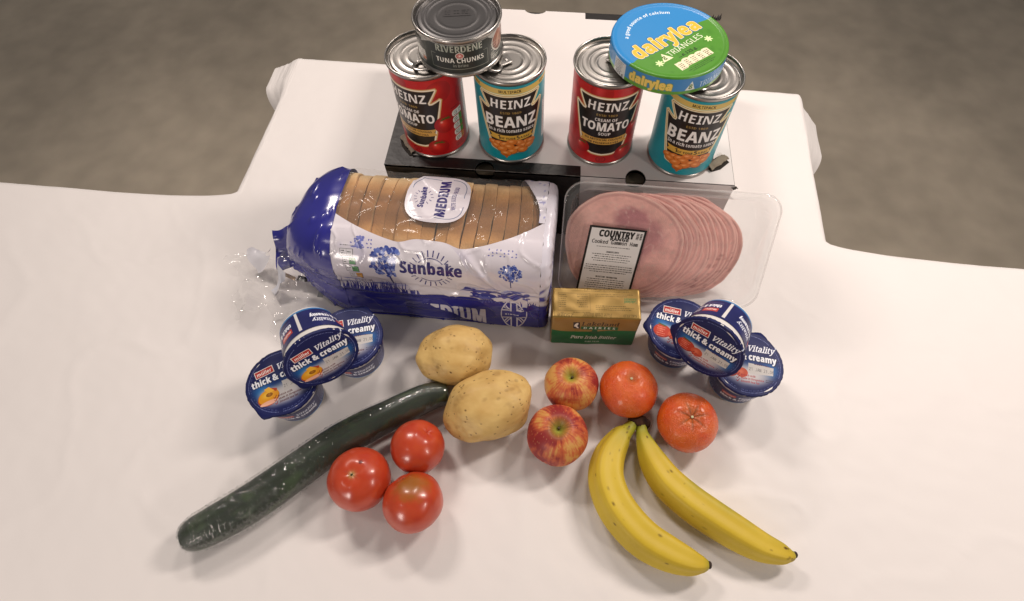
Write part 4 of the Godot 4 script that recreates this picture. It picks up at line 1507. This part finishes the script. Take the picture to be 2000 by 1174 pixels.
func build_cucumber() -> void:
	var o := thing("cucumber", "long dark green cucumber shrink wrapped in clear film", "cucumber", Vector3(-0.2, 0, -0.14))
	var raw := [[-0.0855, 0.0150, -0.2050, 0.0085], [-0.0895, 0.0150, -0.2040, 0.0118], [-0.1072, 0.0155, -0.1992, 0.0145], [-0.1294, 0.0160, -0.1880, 0.0155], [-0.1525, 0.0165, -0.1756, 0.0160], [-0.175, 0.0170, -0.1629, 0.0166], [-0.1991, 0.0175, -0.1471, 0.0170], [-0.2219, 0.0177, -0.1286, 0.0174], [-0.2441, 0.0178, -0.1107, 0.0176], [-0.2603, 0.0178, -0.0977, 0.0177], [-0.2765, 0.0178, -0.0861, 0.0177], [-0.2983, 0.0172, -0.0726, 0.0170], [-0.3153, 0.0160, -0.0635, 0.0150], [-0.3250, 0.0150, -0.0590, 0.0110]]
	var pts := []
	var skin_pts := []
	for q in raw:
		pts.append([Vector3(q[0] + 0.2, q[1], q[2] + 0.14), q[3] * 1.05])
		skin_pts.append([Vector3(q[0] + 0.2, q[1], q[2] + 0.14), q[3] * 1.05 + 0.0009])
	var n := noise(20.0, 51, FastNoiseLite.TYPE_SIMPLEX_SMOOTH, 2)
	var n2 := noise(110.0, 52, FastNoiseLite.TYPE_SIMPLEX_SMOOTH, 2)
	var n4 := noise(6.0, 53, FastNoiseLite.TYPE_SIMPLEX_SMOOTH, 2)
	var body := sweep(pts, 160, 48, func(th, s): return 0.985 + 0.022 * cos(th * 7.0 + s * 2.0) + 0.02 * n.get_noise_2d(th * 0.05, s * 0.4), func(th, s, p):
		var c := lin("111d0b").lerp(lin("1b2c13"), clampf(0.4 + 0.9 * n4.get_noise_2d(cos(th) * 0.6 + 2.0, s * 1.2 + sin(th) * 0.6), 0.0, 1.0))
		c = c.lerp(lin("3c5228"), 0.40 * smoothstep(0.25, 0.6, n2.get_noise_3d(p.x * 0.25, p.y * 1.2, p.z * 0.25)))
		return c, 0.012, 0.02)
	part("cucumber_body", body, vmat(0.42, 0.45), o)
	var film := sweep(skin_pts, 420, 72, func(th, s):
		var crumple := smoothstep(0.25, 0.75, s)
		var w: float = exp(-absf(n2.get_noise_2d(th * 0.040 + s * 0.15, s * 0.45)) * 10.0) * 0.085 * (0.35 + 0.8 * crumple) + 0.03 * crumple * absf(n2.get_noise_2d(th * 0.02 + 5.0, s * 1.2)) + 0.018 * n.get_noise_2d(th * 0.12, s * 3.0)
		return 1.0 + w, null, 0.010, 0.015)
	part("shrink_wrap", film, clear(0.02, 0.06), o)
	var knot := grid(20, 14, func(u, v):
		var p := Vector3(0.1165 + 0.008 * v, 0.012 + 0.005 * sin(v * 3.0) * cos(u * TAU), -0.0662 + (0.002 + 0.004 * v) * sin(u * TAU))
		return p + Vector3(1, 1, 1) * 0.0012 * n2.get_noise_3dv(p * 3.0), true)
	part("wrap_end", knot, clear(0.35, 0.2, Color("d8d4cf")), o)


func banana_mesh(raw: Array, origin: Vector3, sd: int, green: float) -> ArrayMesh:
	var pts := []
	for q in raw:
		pts.append([Vector3(q[0], q[1], q[2]) - origin, q[3] * 0.97])
	var n := noise(16.0, sd, FastNoiseLite.TYPE_SIMPLEX_SMOOTH, 3)
	var r := RandomNumberGenerator.new()
	r.seed = sd
	var specks := []
	for k in 26:
		specks.append([r.randf_range(0.15, 0.95), r.randf_range(0.3, 2.8), r.randf_range(0.0007, 0.0014) if k < 23 else r.randf_range(0.0014, 0.0022), r.randf_range(0.35, 0.95) if k < 23 else 0.5])
	var out := []
	for q in specks:
		var c := along(pts, q[0])
		var e: Vector3 = (along(pts, minf(q[0] + 0.01, 1.0))[0] - along(pts, maxf(q[0] - 0.01, 0.0))[0]).normalized()
		var side := e.cross(Vector3.UP).normalized()
		out.append([c[0] + (side * cos(q[1]) + side.cross(e) * sin(q[1])) * c[1], q[2], q[3], e])
	return sweep(pts, 280, 110, func(th, s): return 1.0 + 0.075 * cos(5.0 * th + 1.0) * smoothstep(0.1, 0.3, s) * (1.0 - 0.6 * smoothstep(0.85, 1.0, s)), func(th, s, p):
		var c := lin("ceb23a").lerp(lin("c2a62e"), clampf(0.5 + 0.9 * n.get_noise_3dv(p), 0.0, 1.0))
		c = c.lerp(lin("888c2c"), clampf(smoothstep(0.36, 0.10, s) * 0.95 + smoothstep(0.90, 0.99, s) * 0.55 + green * smoothstep(0.75, 0.0, absf(wrapf(th - 2.5, -PI, PI))) * (0.7 + n.get_noise_3dv(p * 2.0)), 0.0, 0.9))
		c = c.lerp(lin("8a6418"), 0.35 * smoothstep(0.05, 0.0, absf(wrapf(th * 5.0 / TAU + 1.0 / TAU * 1.0, -0.5, 0.5))) * smoothstep(0.2, 0.4, s))
		for q in out:
			var d: Vector3 = p - q[0]
			d += q[3] * d.dot(q[3]) * -0.5
			var l := d.length()
			if l < q[1] * 1.4:
				c = c.lerp(lin("4a2c10"), q[2] * smoothstep(q[1] * 1.3, q[1] * 0.4, l))
		return c, 0.0, 0.012)


func build_bananas() -> void:
	var origin := Vector3(0.12, 0, -0.11)
	var o := thing("banana_bunch", "two yellow bananas joined at a brown crown", "bananas", origin)
	var a := [[0.1085, 0.0165, -0.1712, 0.0056], [0.1062, 0.0175, -0.1680, 0.0060], [0.1010, 0.0185, -0.1622, 0.0074], [0.0932, 0.0190, -0.1548, 0.0115], [0.0815, 0.0178, -0.1363, 0.0160], [0.0770, 0.0185, -0.1161, 0.0180], [0.0816, 0.0188, -0.0948, 0.0187], [0.0926, 0.0188, -0.0761, 0.0188], [0.1090, 0.0184, -0.0594, 0.0181], [0.1287, 0.0180, -0.0479, 0.0165], [0.1474, 0.0180, -0.0402, 0.0127], [0.1590, 0.0180, -0.0376, 0.0080], [0.1650, 0.0180, -0.0371, 0.0042]]
	var b := [[0.1165, 0.0160, -0.1700, 0.0058], [0.1162, 0.0170, -0.1660, 0.0058], [0.1164, 0.0180, -0.1590, 0.0064], [0.1185, 0.0190, -0.1488, 0.0095], [0.1249, 0.0178, -0.1313, 0.0141], [0.1362, 0.0172, -0.1122, 0.0166], [0.1546, 0.0174, -0.0942, 0.0173], [0.1741, 0.0174, -0.0796, 0.0173], [0.1955, 0.0172, -0.0655, 0.0164], [0.2152, 0.0168, -0.0541, 0.0142], [0.2336, 0.0165, -0.0472, 0.0103], [0.2425, 0.0165, -0.0453, 0.0062], [0.2465, 0.0165, -0.0457, 0.0036]]
	var m := vmat(0.50, 0.4)
	var p1 := part("banana", banana_mesh(a, origin, 61, 0.12), m, o)
	p1.set_meta("label", "left banana, more strongly curved")
	var p2 := part("banana", banana_mesh(b, origin, 64, 0.65), m, o)
	p2.set_meta("label", "right banana, longer and straighter, greener along its inner side")
	var dark := mat(Color("2c1c12"), 0.8)
	for q in [[a, p1], [b, p2]]:
		var e: Array = q[0][12]
		var d: Array = q[0][11]
		var c := Vector3(e[0], e[1], e[2]) - origin
		var dir := (Vector3(e[0], e[1], e[2]) - Vector3(d[0], d[1], d[2])).normalized()
		part("tip", sweep([[c - dir * 0.0012, e[3] * 0.8], [c + dir * 0.0016, e[3] * 0.75], [c + dir * 0.0028, e[3] * 0.5]], 6, 16, func(th, _s): return 1.0 + 0.1 * cos(th * 5.0)), dark, q[1])
	var n := noise(90.0, 66, FastNoiseLite.TYPE_SIMPLEX_SMOOTH, 2)
	var crown := sweep([[Vector3(-0.0165, 0.0165, -0.0610), 0.0050], [Vector3(-0.0105, 0.0170, -0.0622), 0.0066], [Vector3(-0.0040, 0.0175, -0.0610), 0.0066], [Vector3(0.0010, 0.0175, -0.0592), 0.0058], [Vector3(0.0050, 0.0170, -0.0578), 0.0046]], 30, 26, func(th, s): return 1.0 + 0.16 * cos(th * 3.0 + s * 9.0) + 0.2 * n.get_noise_2d(th * 0.04, s * 0.2), func(_th, _s, p): return lin("4e3322").lerp(lin("33201a"), 0.5 + n.get_noise_3dv(p)), 0.12, 0.12)
	part("crown", crown, vmat(0.75, 0.3), o)


# ---------------------------------------------------------------- table, paper, box, floor
const TABLE_YAW := -6.0
const TL := -0.437
const TR := 0.328
const TB := -0.725
const TF := 0.34
const WIDE := 0.86
const SPLIT := -0.44


func sheet_point(u: float, v: float) -> Vector3:
	# u across, v from the back to the front, in the tables' own axes; past the narrow table the paper flares and hangs
	var x: float
	if u < 0.2:
		x = lerpf(-WIDE, TL, pow(u / 0.2, 0.6))
	elif u > 0.8:
		x = lerpf(WIDE + 0.05, TR, pow((1.0 - u) / 0.2, 0.6))
	else:
		x = lerpf(TL, TR, (u - 0.2) / 0.6)
	var z := lerpf(TB - 0.02, TF, v)
	var h := -0.0012 + 0.0008 * paper_n.get_noise_2d(x, z) + 0.0003 * paper_n2.get_noise_2d(x, z)
	h += 0.0011 * exp(-absf(paper_n.get_noise_2d(x * 0.45 + 20.0, z * 0.45)) * 20.0) * smoothstep(-0.55, -0.25, z)
	# creases where the paper was folded
	h += 0.0030 * exp(-absf(x + 0.013 + 0.02 * (z + 0.1)) / 0.016) * smoothstep(-0.24, -0.10, z)
	h += 0.0012 * exp(-absf(x - 0.075 - 0.05 * z) / 0.012) * smoothstep(-0.30, -0.05, z)
	h -= 0.0012
	h = minf(h, -0.0002)
	var p := Vector3(x, h, z)
	var e := 0.0
	var flare := 0.0
	var dir := 0.0
	if x < TL:
		e = (TL - x) / (TL + WIDE)
		dir = -1.0
		flare = 0.92 * smoothstep(-0.61, -0.68, z)
	elif x > TR:
		e = (x - TR) / (WIDE + 0.05 - TR)
		dir = 1.0
		flare = 0.62 * smoothstep(-0.56, -0.66, z)
	if e > 0.0:
		var over := e * (0.058 if dir < 0.0 else 0.080)
		var ang := (0.25 + 1.32 * (1.0 - flare)) * smoothstep(0.0, 0.03, over) + 0.05 * sin(z * 16.0) * flare
		var edge := TL if dir < 0.0 else TR
		var hung := Vector3(edge + dir * over * cos(ang), h - over * sin(ang), z)
		p = hung.lerp(p, smoothstep(-0.452, -0.432, z))
	if z < TB:
		p.y -= (TB - z) * 0.9
		p.z = lerpf(z, TB, 0.7)
	return p


var paper_n: FastNoiseLite
var paper_n2: FastNoiseLite


func build_setting() -> void:
	# concrete floor
	var fl := mat(Color("6e655a"), 0.42)
	var ft := Image.create(512, 512, false, Image.FORMAT_RGB8)
	var fa := noise(0.012, 71, FastNoiseLite.TYPE_SIMPLEX_SMOOTH, 6)
	var fb := noise(0.09, 72, FastNoiseLite.TYPE_SIMPLEX_SMOOTH, 3)
	for y in 512:
		for x in 512:
			var k := 1.0 + 0.13 * fa.get_noise_2d(x, y) + 0.07 * fb.get_noise_2d(x, y)
			ft.set_pixel(x, y, Color(0.76 * k, 0.71 * k, 0.635 * k))
	for k in 3:
		var px := rng.randf_range(20, 490)
		var py := rng.randf_range(20, 490)
		for q in 40:
			var a := rng.randf() * TAU
			var d := sqrt(rng.randf())
			ft.set_pixel(clampi(int(px + cos(a) * d * 1.8), 0, 511), clampi(int(py + sin(a) * d * 1.0), 0, 511), Color("3c342b"))
	fl.albedo_color = Color.WHITE
	fl.albedo_texture = ImageTexture.create_from_image(ft)
	fl.uv1_triplanar = true
	fl.uv1_world_triplanar = true
	fl.uv1_scale = Vector3(0.17, 0.17, 0.17)
	fl.uv1_offset = Vector3(0.5, 0.5, 0.66)
	var floor_mesh := BoxMesh.new()
	floor_mesh.size = Vector3(12, 0.1, 12)
	var f := part("floor", floor_mesh, fl, self, Vector3(0, -0.79, -1))
	f.set_meta("kind", "structure")
	f.set_meta("label", "worn grey brown concrete floor")

	# two tables under the paper: a narrow one behind, a wide one across its front
	var grey := mat(Color("8d8a86"), 0.5)
	for q in [["narrow folding table under the back of the white paper", TL, TR, TB, SPLIT], ["wide folding table set across the front under the white paper", -WIDE, WIDE + 0.05, SPLIT + 0.004, TF]]:
		var t := thing("table", q[0], "table", Vector3.ZERO, deg_to_rad(TABLE_YAW))
		part("tabletop", rbox(Vector3((q[2] - q[1]) / 2 - 0.004, 0.0125, (q[4] - q[3]) / 2 - 0.003), 0.004, 6), grey, t, Vector3((q[1] + q[2]) / 2, -0.0195, (q[3] + q[4]) / 2))
		for c in [Vector2(q[1] + 0.07, q[3] + 0.06), Vector2(q[2] - 0.07, q[3] + 0.06), Vector2(q[1] + 0.07, q[4] - 0.06), Vector2(q[2] - 0.07, q[4] - 0.06)]:
			part("leg", rbox(Vector3(0.014, 0.353, 0.014), 0.004, 4), grey, t, Vector3(c.x, -0.386, c.y))
	paper_n = noise(9.0, 81, FastNoiseLite.TYPE_SIMPLEX_SMOOTH, 2)
	paper_n2 = noise(45.0, 82)
	var s := thing("paper_sheet", "white paper sheet covering the tables, its back corners curling over the edges", "paper", Vector3.ZERO, deg_to_rad(TABLE_YAW))
	part("sheet", grid(240, 230, sheet_point, false, Vector3.UP), mat(Color("e3dedb"), 0.55, 0.0, 0.4), s)

	# shallow cardboard box, printed black with white panels, standing upside down as a step
	var b := thing("cardboard_box", "low black and white printed cardboard box carrying the tins", "box", Vector3(0.0316, 0, -0.4242), deg_to_rad(-4.6))
	var W := 0.1955
	var D := 0.292
	var H := 0.11
	var black := mat(Color("1f1c1b"), 0.45)
	bump(black, 0.03, 0.02, 9.0)
	var white := mat(Color("dcd6d3"), 0.5)
	var brown := mat(Color("7d7262"), 0.8)
	var notch := func(cx: float, r: float, up: float, from: float, n: int) -> Array:
		var q := []
		for k in n + 1:
			var a := PI * k / n
			q.append(Vector2(cx + cos(a) * r, from - sin(a) * up))
		return q
	# top: x across, y (depth) 0 at the front edge to -D at the back
	var holes := [[-0.0815, 0.0108], [0.0868, 0.0108]]
	var top := PackedVector2Array()
	top.append_array(PackedVector2Array([Vector2(-W, -D), Vector2(-0.060, -D)]))
	for k in 9:
		var a := PI * k / 8.0
		top.append(Vector2(-0.046 - cos(a) * 0.014, -D + sin(a) * 0.008))
	top.append_array(PackedVector2Array([Vector2(W, -D), Vector2(W, 0)]))
	for q in [holes[1], holes[0]]:
		top.append_array(PackedVector2Array(notch.call(q[0], q[1], 0.013, 0.0, 12)))
	top.append(Vector2(-W, 0))
	part("top_panel", plate(top, 0.003), black, b, Vector3(0, H, 0))
	# front panel, drawn flat with its depth axis turned downwards
	var front := PackedVector2Array([Vector2(-W, 0.0)])
	for q in holes:
		for k in 13:
			var a := PI * k / 12.0
			front.append(Vector2(q[0] - cos(a) * q[1], sin(a) * 0.012))
	front.append_array(PackedVector2Array([Vector2(W, 0.0), Vector2(W, H - 0.003), Vector2(-W, H - 0.003)]))
	var fp := part("front_panel", plate(front, 0.003), black, b, Vector3(0, H - 0.003, 0))
	fp.rotation.x = PI / 2
	for q in [[-W + 0.0015, -1.0], [W - 0.0015, 1.0]]:
		part("side_panel", rbox(Vector3(0.0015, (H - 0.003) / 2, D / 2 - 0.003), 0.0004, 4), white if q[1] > 0 else black, b, Vector3(q[0], (H - 0.003) / 2, -D / 2))
	part("back_panel", rbox(Vector3(W, (H - 0.003) / 2, 0.0015), 0.0004, 4), black, b, Vector3(0, (H - 0.003) / 2, -D + 0.0015))
	part("inner_board", rbox(Vector3(W - 0.004, 0.002, D / 2 - 0.006), 0.0008, 4), brown, b, Vector3(0, H - 0.014, -D / 2 - 0.001))
	# white printed areas
	var wt := PackedVector2Array([Vector2(-W + 0.026, -0.016), Vector2(-W + 0.020, -0.10), Vector2(-W + 0.016, -D + 0.001), Vector2(-0.0605, -D + 0.001)])
	for k in 9:
		var a := PI * k / 8.0
		wt.append(Vector2(-0.046 - cos(a) * 0.0145, -D + sin(a) * 0.0085))
	wt.append_array(PackedVector2Array([Vector2(-0.031, -D + 0.001), Vector2(0.022, -D + 0.001), Vector2(0.0225, -D + 0.014), Vector2(W - 0.0005, -D + 0.014), Vector2(W - 0.0005, -0.0004)]))
	for k in 13:
		var a := PI * k / 12.0
		wt.append(Vector2(holes[1][0] + cos(a) * 0.0113, -0.0004 - sin(a) * 0.0135))
	wt.append_array(PackedVector2Array([Vector2(0.026, -0.0004), Vector2(0.0255, -0.0145)]))
	part("white_panel", plate(wt, 0.0), white, b, Vector3(0, H + 0.0004, 0))
	var wf := PackedVector2Array([Vector2(0.026, 0.0003)])
	for k in 13:
		var a := PI * k / 12.0
		wf.append(Vector2(holes[1][0] - cos(a) * 0.0113, 0.0003 + sin(a) * 0.0125))
	wf.append_array(PackedVector2Array([Vector2(W, 0.0003), Vector2(W, H - 0.001), Vector2(0.030, H - 0.001)]))
	var wfp := part("white_panel", plate(wf, 0.0), white, b, Vector3(0, H + 0.0004, 0.0005))
	wfp.rotation.x = PI / 2
	# worn fold and torn finger holes
	var wear := noise(80.0, 91, FastNoiseLite.TYPE_SIMPLEX_SMOOTH, 2)
	part("worn_edge", grid(120, 3, func(u, v):
		var x: float = lerpf(-W + 0.002, 0.026, u)
		if absf(x - holes[0][0]) < 0.0115:
			x = holes[0][0] - 0.0115 if x < holes[0][0] else holes[0][0] + 0.0115
		var w: float = maxf(0.0, 0.00035 + 0.0005 * wear.get_noise_2d(x, 1.0))
		return Vector3(x, H + 0.0003 - v * w * 1.2, 0.0003 - w * (1.0 - v)), false, Vector3(0, 1, 1)), mat(Color("6f6a66"), 0.7), b)
	for q in [[Vector3(-0.1715, H, -0.030), -0.95, 0.030], [Vector3(0.178, H, -0.030), 0.72, 0.027]]:
		var torn := Node3D.new()
		torn.name = "torn_hole"
		b.add_child(torn, true)
		torn.position = q[0]
		torn.rotation.y = q[1]
		var len: float = q[2]
		part("flap", grid(30, 14, func(u, v):
			var a: float = lerpf(-0.3, 2.6, v)
			var x: float = (u - 0.5) * len * (1.0 + 0.12 * wear.get_noise_2d(v * 0.1, 2.0))
			return Vector3(x, 0.0012 + 0.0042 * sin(a) * (1.0 + 0.25 * wear.get_noise_2d(x, v * 0.02)), -0.0055 * cos(a) + 0.0012 * wear.get_noise_2d(x * 2.0, v * 0.03)), false, Vector3.UP), brown, torn)
		part("hole", plate(PackedVector2Array([Vector2(-len * 0.5, -0.006), Vector2(len * 0.2, -0.0075), Vector2(len * 0.52, -0.004), Vector2(len * 0.48, 0.007), Vector2(-len * 0.1, 0.0085), Vector2(-len * 0.52, 0.005)]), 0.0), mat(Color("27211b"), 0.9), torn, Vector3(0, 0.0008, 0))
		part("torn_paper", grid(24, 3, func(u, v):
			var x: float = (u - 0.5) * len * 1.1
			return Vector3(x, 0.0018 + 0.002 * absf(wear.get_noise_2d(x * 2.0, 7.0)) * v, -0.0065 - v * (0.0018 + 0.004 * absf(wear.get_noise_2d(x * 3.0, 4.0)))), false, Vector3.UP), mat(Color("cfc8c2"), 0.8), torn)
	var bit := part("torn_corner", grid(8, 8, func(u, v): return Vector3((u - 0.5) * 0.006, 0.004 * v * (0.6 + wear.get_noise_2d(u * 0.05, v * 0.05)), (v - 0.5) * 0.006), false, Vector3.UP), mat(Color("3a332e"), 0.8), b, Vector3(W, H - 0.004, 0.0005))
	bit.rotation.y = 0.4
	part("torn_corner", grid(10, 8, func(u, v): return Vector3((u - 0.5) * 0.014, 0.012 * v * (0.6 + wear.get_noise_2d(u * 0.09, v * 0.05)), (v - 0.5) * 0.004), false, Vector3.UP), black, b, Vector3(W + 0.001, H, -D + 0.004))


func lamp(at: Vector3, to: Vector3, size: Vector2, energy: float, c: Color) -> void:
	var l := AreaLight3D.new()
	l.name = numbered("ceiling_light")
	l.area_size = size
	l.light_energy = energy
	l.light_color = c
	l.shadow_enabled = true
	l.area_range = 12.0
	l.area_attenuation = 2.0
	add_child(l)
	l.look_at_from_position(at, to, Vector3(0.1, 0.2, 1))


func _ready() -> void:
	rng.seed = 7
	# camera, surroundings, light
	var cam := Camera3D.new()
	cam.name = "camera"
	add_child(cam)
	cam.set_frustum(2.0 * 0.05 * 587.0 / 1089.5, Vector2(-33.0 / 1089.5 * 0.05, 0), 0.05, 60.0)
	cam.position = Vector3(0, 0.5844, 0)
	cam.rotation = Vector3(deg_to_rad(-60.9), 0, 0)
	cam.current = true
	var we := WorldEnvironment.new()
	we.name = "surroundings"
	var env := Environment.new()
	env.background_mode = Environment.BG_COLOR
	env.background_color = Color(0.43, 0.418, 0.41)
	env.tonemap_mode = Environment.TONE_MAPPER_LINEAR
	env.tonemap_exposure = 0.90
	env.sdfgi_enabled = true
	env.ssao_enabled = true
	env.ssil_enabled = true
	we.environment = env
	add_child(we)
	var warm := Color(1.0, 0.948, 0.912)
	lamp(Vector3(0.80, 1.00, -0.68), Vector3(0.05, 0, -0.4), Vector2(0.28, 0.14), 1.12, warm)
	lamp(Vector3(-0.58, 1.10, -1.05), Vector3(-0.1, 0, -0.45), Vector2(0.28, 0.14), 0.90, warm)
	lamp(Vector3(0.20, 1.35, -1.25), Vector3(0, 0, -0.45), Vector2(0.26, 0.12), 0.62, warm)
	lamp(Vector3(-0.75, 0.45, 0.85), Vector3(0.0, 0.05, -0.45), Vector2(0.36, 0.26), 0.60, warm)
	lamp(Vector3(1.0, 0.75, 0.35), Vector3(0.1, 0, -0.35), Vector2(0.16, 0.14), 0.34, warm)
	lamp(Vector3(-0.8, 1.1, 0.3), Vector3(0, 0, -0.35), Vector2(0.14, 0.14), 0.07, warm)

	build_setting()

	# tins
	var tin := mat(Color(0.68, 0.665, 0.645), 0.30, 1.0)
	var tin_lid := mat(Color(0.64, 0.625, 0.605), 0.38, 1.0)
	var beans := beans_label()
	var soup := soup_label()
	var lift := 0.1106
	var cans := [
		[Vector3(-0.1061, lift, -0.4846), -30.0, soup, "soup_can", "red soup can with its black label turned left, under the flat tuna tin", "soup can", "red soup cans", 40.0],
		[Vector3(-0.0200, lift, -0.4770), 2.5, beans, "bean_can", "turquoise bean can under the right side of the tuna tin", "bean can", "turquoise bean cans", -62.0],
		[Vector3(0.0815, lift, -0.4730), -4.0, soup, "soup_can", "red tomato soup can facing straight ahead, partly covered by the round cheese box", "soup can", "red soup cans", 150.0],
		[Vector3(0.1717, lift, -0.4557), -6.5, beans, "bean_can", "turquoise bean can under the right side of the cheese box", "bean can", "turquoise bean cans", -28.0]]
	for c in cans:
		var o := thing(c[3], c[4], c[5], c[0], deg_to_rad(c[1]), c[6])
		tin_parts(o, 0.0372, 0.110, c[2], tin, deg_to_rad(c[7]), true, tin_lid)
	var dark_tin := mat(Color(0.33, 0.325, 0.325), 0.40, 0.85)
	var tuna := thing("tuna_tin", "flat dark green and silver tuna tin resting on two cans", "tuna tin", Vector3(-0.0675, lift + 0.1104, -0.488), deg_to_rad(5.0))
	tin_parts(tuna, 0.0418, 0.040, tuna_label(), tin, 0.0, false, dark_tin)
	# stamped code on its lid
	var code := Cv.new(self, 26, 10, 10.0, Color(0.33, 0.325, 0.325))
	code.small(1.5, 2, 6, 3, 2.6, 1.3, Color("2f2e2e"), 2)
	code.small(10, 2.4, 6, 2, 4.0, 1.5, Color("2f2e2e"), 4)
	code.small(17.5, 2, 7.5, 3, 2.6, 1.4, Color("2f2e2e"), 6)
	part("stamped_code", grid(4, 4, func(u, v): return Vector3((u - 0.5) * 0.026, 0.0363, -0.0045 + (v - 0.5) * 0.010), false, Vector3.UP), tmat(code, 0.40, 0.85), tuna)
	var cheese := thing("cheese_box", "round blue and green cheese triangles box resting on two cans", "cheese box", Vector3(0.1350, lift + 0.1104, -0.4786), deg_to_rad(0.0))
	var cr := 0.0562
	part("box_top", disc([Vector2(0, 0.0182), Vector2(0.02, 0.0182), Vector2(0.04, 0.0182), Vector2(0.0500, 0.0183), Vector2(0.0518, 0.0184), Vector2(0.0528, 0.0192), Vector2(0.0545, 0.0194), Vector2(0.0556, 0.0189), Vector2(cr, 0.0176)]), tmat(cheese_top(), 0.32), cheese)
	var band := []
	for k in 9:
		band.append(Vector2(cr, lerpf(0.0176, 0.0008, k / 8.0)))
	part("box_side", lathe(band, 110), tmat(cheese_side(), 0.35), cheese)
	part("box_base", lathe([Vector2(cr, 0.0010), Vector2(cr - 0.0008, 0.0), Vector2(0, 0.0)], 64), mat(Color("b8b4ac"), 0.7), cheese)

	build_bread()
	build_ham()

	# butter
	var bu := thing("butter_pack", "gold foil block of butter with a green wave on its front", "butter", Vector3(0.0719, 0.0326, -0.2860), deg_to_rad(-1.8))
	var half := Vector3(0.047, 0.0325, 0.0187)
	var dn := noise(38.0, 95, FastNoiseLite.TYPE_SIMPLEX_SMOOTH, 2)
	var dent := func(p: Vector3): return 0.0007 * dn.get_noise_3dv(p)
	var faces := ["right_side", "left_side", "printed_top", "underside", "printed_front", "back_side"]
	var gold := mat(Color("a88640"), 0.36, 0.7)
	for k in 6:
		var m: Material = gold
		if k == 2:
			m = tmat(butter_top(), 0.36, 0.55)
		elif k == 4:
			m = tmat(butter_front(), 0.36, 0.25)
		part(faces[k], rface(half, 0.0022, k, 34, dent), m, bu)

	# yoghurts
	var pm := {"cup": mat(Color("dedad6"), 0.35), "sleeve": tmat(pot_sleeve(), 0.34, 0.0, 0.4), "lids": [tmat(pot_lid(0), 0.48, 0.0, 0.3), tmat(pot_lid(1), 0.48, 0.0, 0.3)]}
	var turn := func(deg: float) -> Basis: return Basis(Vector3.UP, deg_to_rad(deg))
	var lying := func(n: Vector3, roll: float) -> Basis:
		n = n.normalized()
		var x := Vector3.UP.cross(n).normalized()
		return Basis(n, deg_to_rad(roll)) * Basis(x, n, x.cross(n))
	pot("standing yoghurt pot nearest the cucumber with a peach on its navy lid", Vector3(-0.2508, 0.0002, -0.2038), turn.call(27.0), 0, -0.75, pm)
	pot("standing yoghurt pot between the lying peach yoghurt and the bread bag", Vector3(-0.1910, 0.0002, -0.2527), turn.call(12.0), 0, 2.6, pm)
	var n3 := Vector3(0.5372, 0.2279, 0.8121).normalized()
	pot("peach yoghurt pot lying on its side across two others, below the bread bag's tail", Vector3(-0.2000, 0.0849, -0.2135) - n3 * 0.05, lying.call(n3, 0.0), 0, -0.9, pm)
	pot("standing yoghurt pot beside the butter, its lid half hidden by the lying pot", Vector3(0.1630, 0.0002, -0.2642), turn.call(-18.0), 1, -1.35, pm)
	pot("standing yoghurt pot at the far right with a red fruit lid, above the mandarin", Vector3(0.2262, 0.0002, -0.2235), turn.call(-11.0), 1, 2.8, pm)
	var n5 := Vector3(-0.5973, 0.2574, 0.7596).normalized()
	pot("red fruit yoghurt pot lying on its side across two others, below the ham tray", Vector3(0.1740, 0.0850, -0.2244) - n5 * 0.05, lying.call(n5, 2.0), 1, -1.5, pm)

	# vegetables and fruit
	build_cucumber()
	tomato("tomato with a pale stalk scar on top, nearest the cucumber's middle", Vector3(-0.1643, 0.0272, -0.1120), 0.0300, 0.93, 101, Vector3(0.05, 0, 0.02), true, 0.0)
	tomato("plain red tomato nearest the potatoes", Vector3(-0.1111, 0.0258, -0.1437), 0.0270, 0.95, 102, Vector3(-0.5, 0, -0.5), false, 0.0)
	tomato("tomato with a greenish patch, nearest the front of the table", Vector3(-0.1101, 0.0275, -0.0903), 0.0285, 0.97, 103, Vector3(-1.0, 0, 0.4), false, 0.6)
	potato("smaller potato next to the bread bag with a dark blemish", Vector3(-0.0800, 0.0272, -0.2425), Vector3(0.0405, 0.0272, 0.0315), deg_to_rad(8.0), 111)
	potato("larger potato at the end of the cucumber", Vector3(-0.0413, 0.0300, -0.1840), Vector3(0.0465, 0.0300, 0.0345), deg_to_rad(22.0), 117)
	apple("lighter streaky apple touching the mandarin", Vector3(0.0449, 0.0250, -0.2095), 0.0288, 0.6, 121, -0.10, Vector3(-0.12, 0, 0.04))
	apple("darker red apple nearest the bananas", Vector3(0.0288, 0.0268, -0.1550), 0.0308, 2.0, 124, 0.16, Vector3(0.02, 0, 0.0))
	mandarin("smooth bright mandarin touching the lighter apple", Vector3(0.1048, 0.0262, -0.2040), 0.0305, 131, Vector3(-0.16, 0, 0), 0.0)
	mandarin("creased mandarin with a star shaped stem end, right of the bananas", Vector3(0.1618, 0.0262, -0.1685), 0.0305, 134, Vector3(0.06, 0, 0.03), 0.045)
	build_bananas()
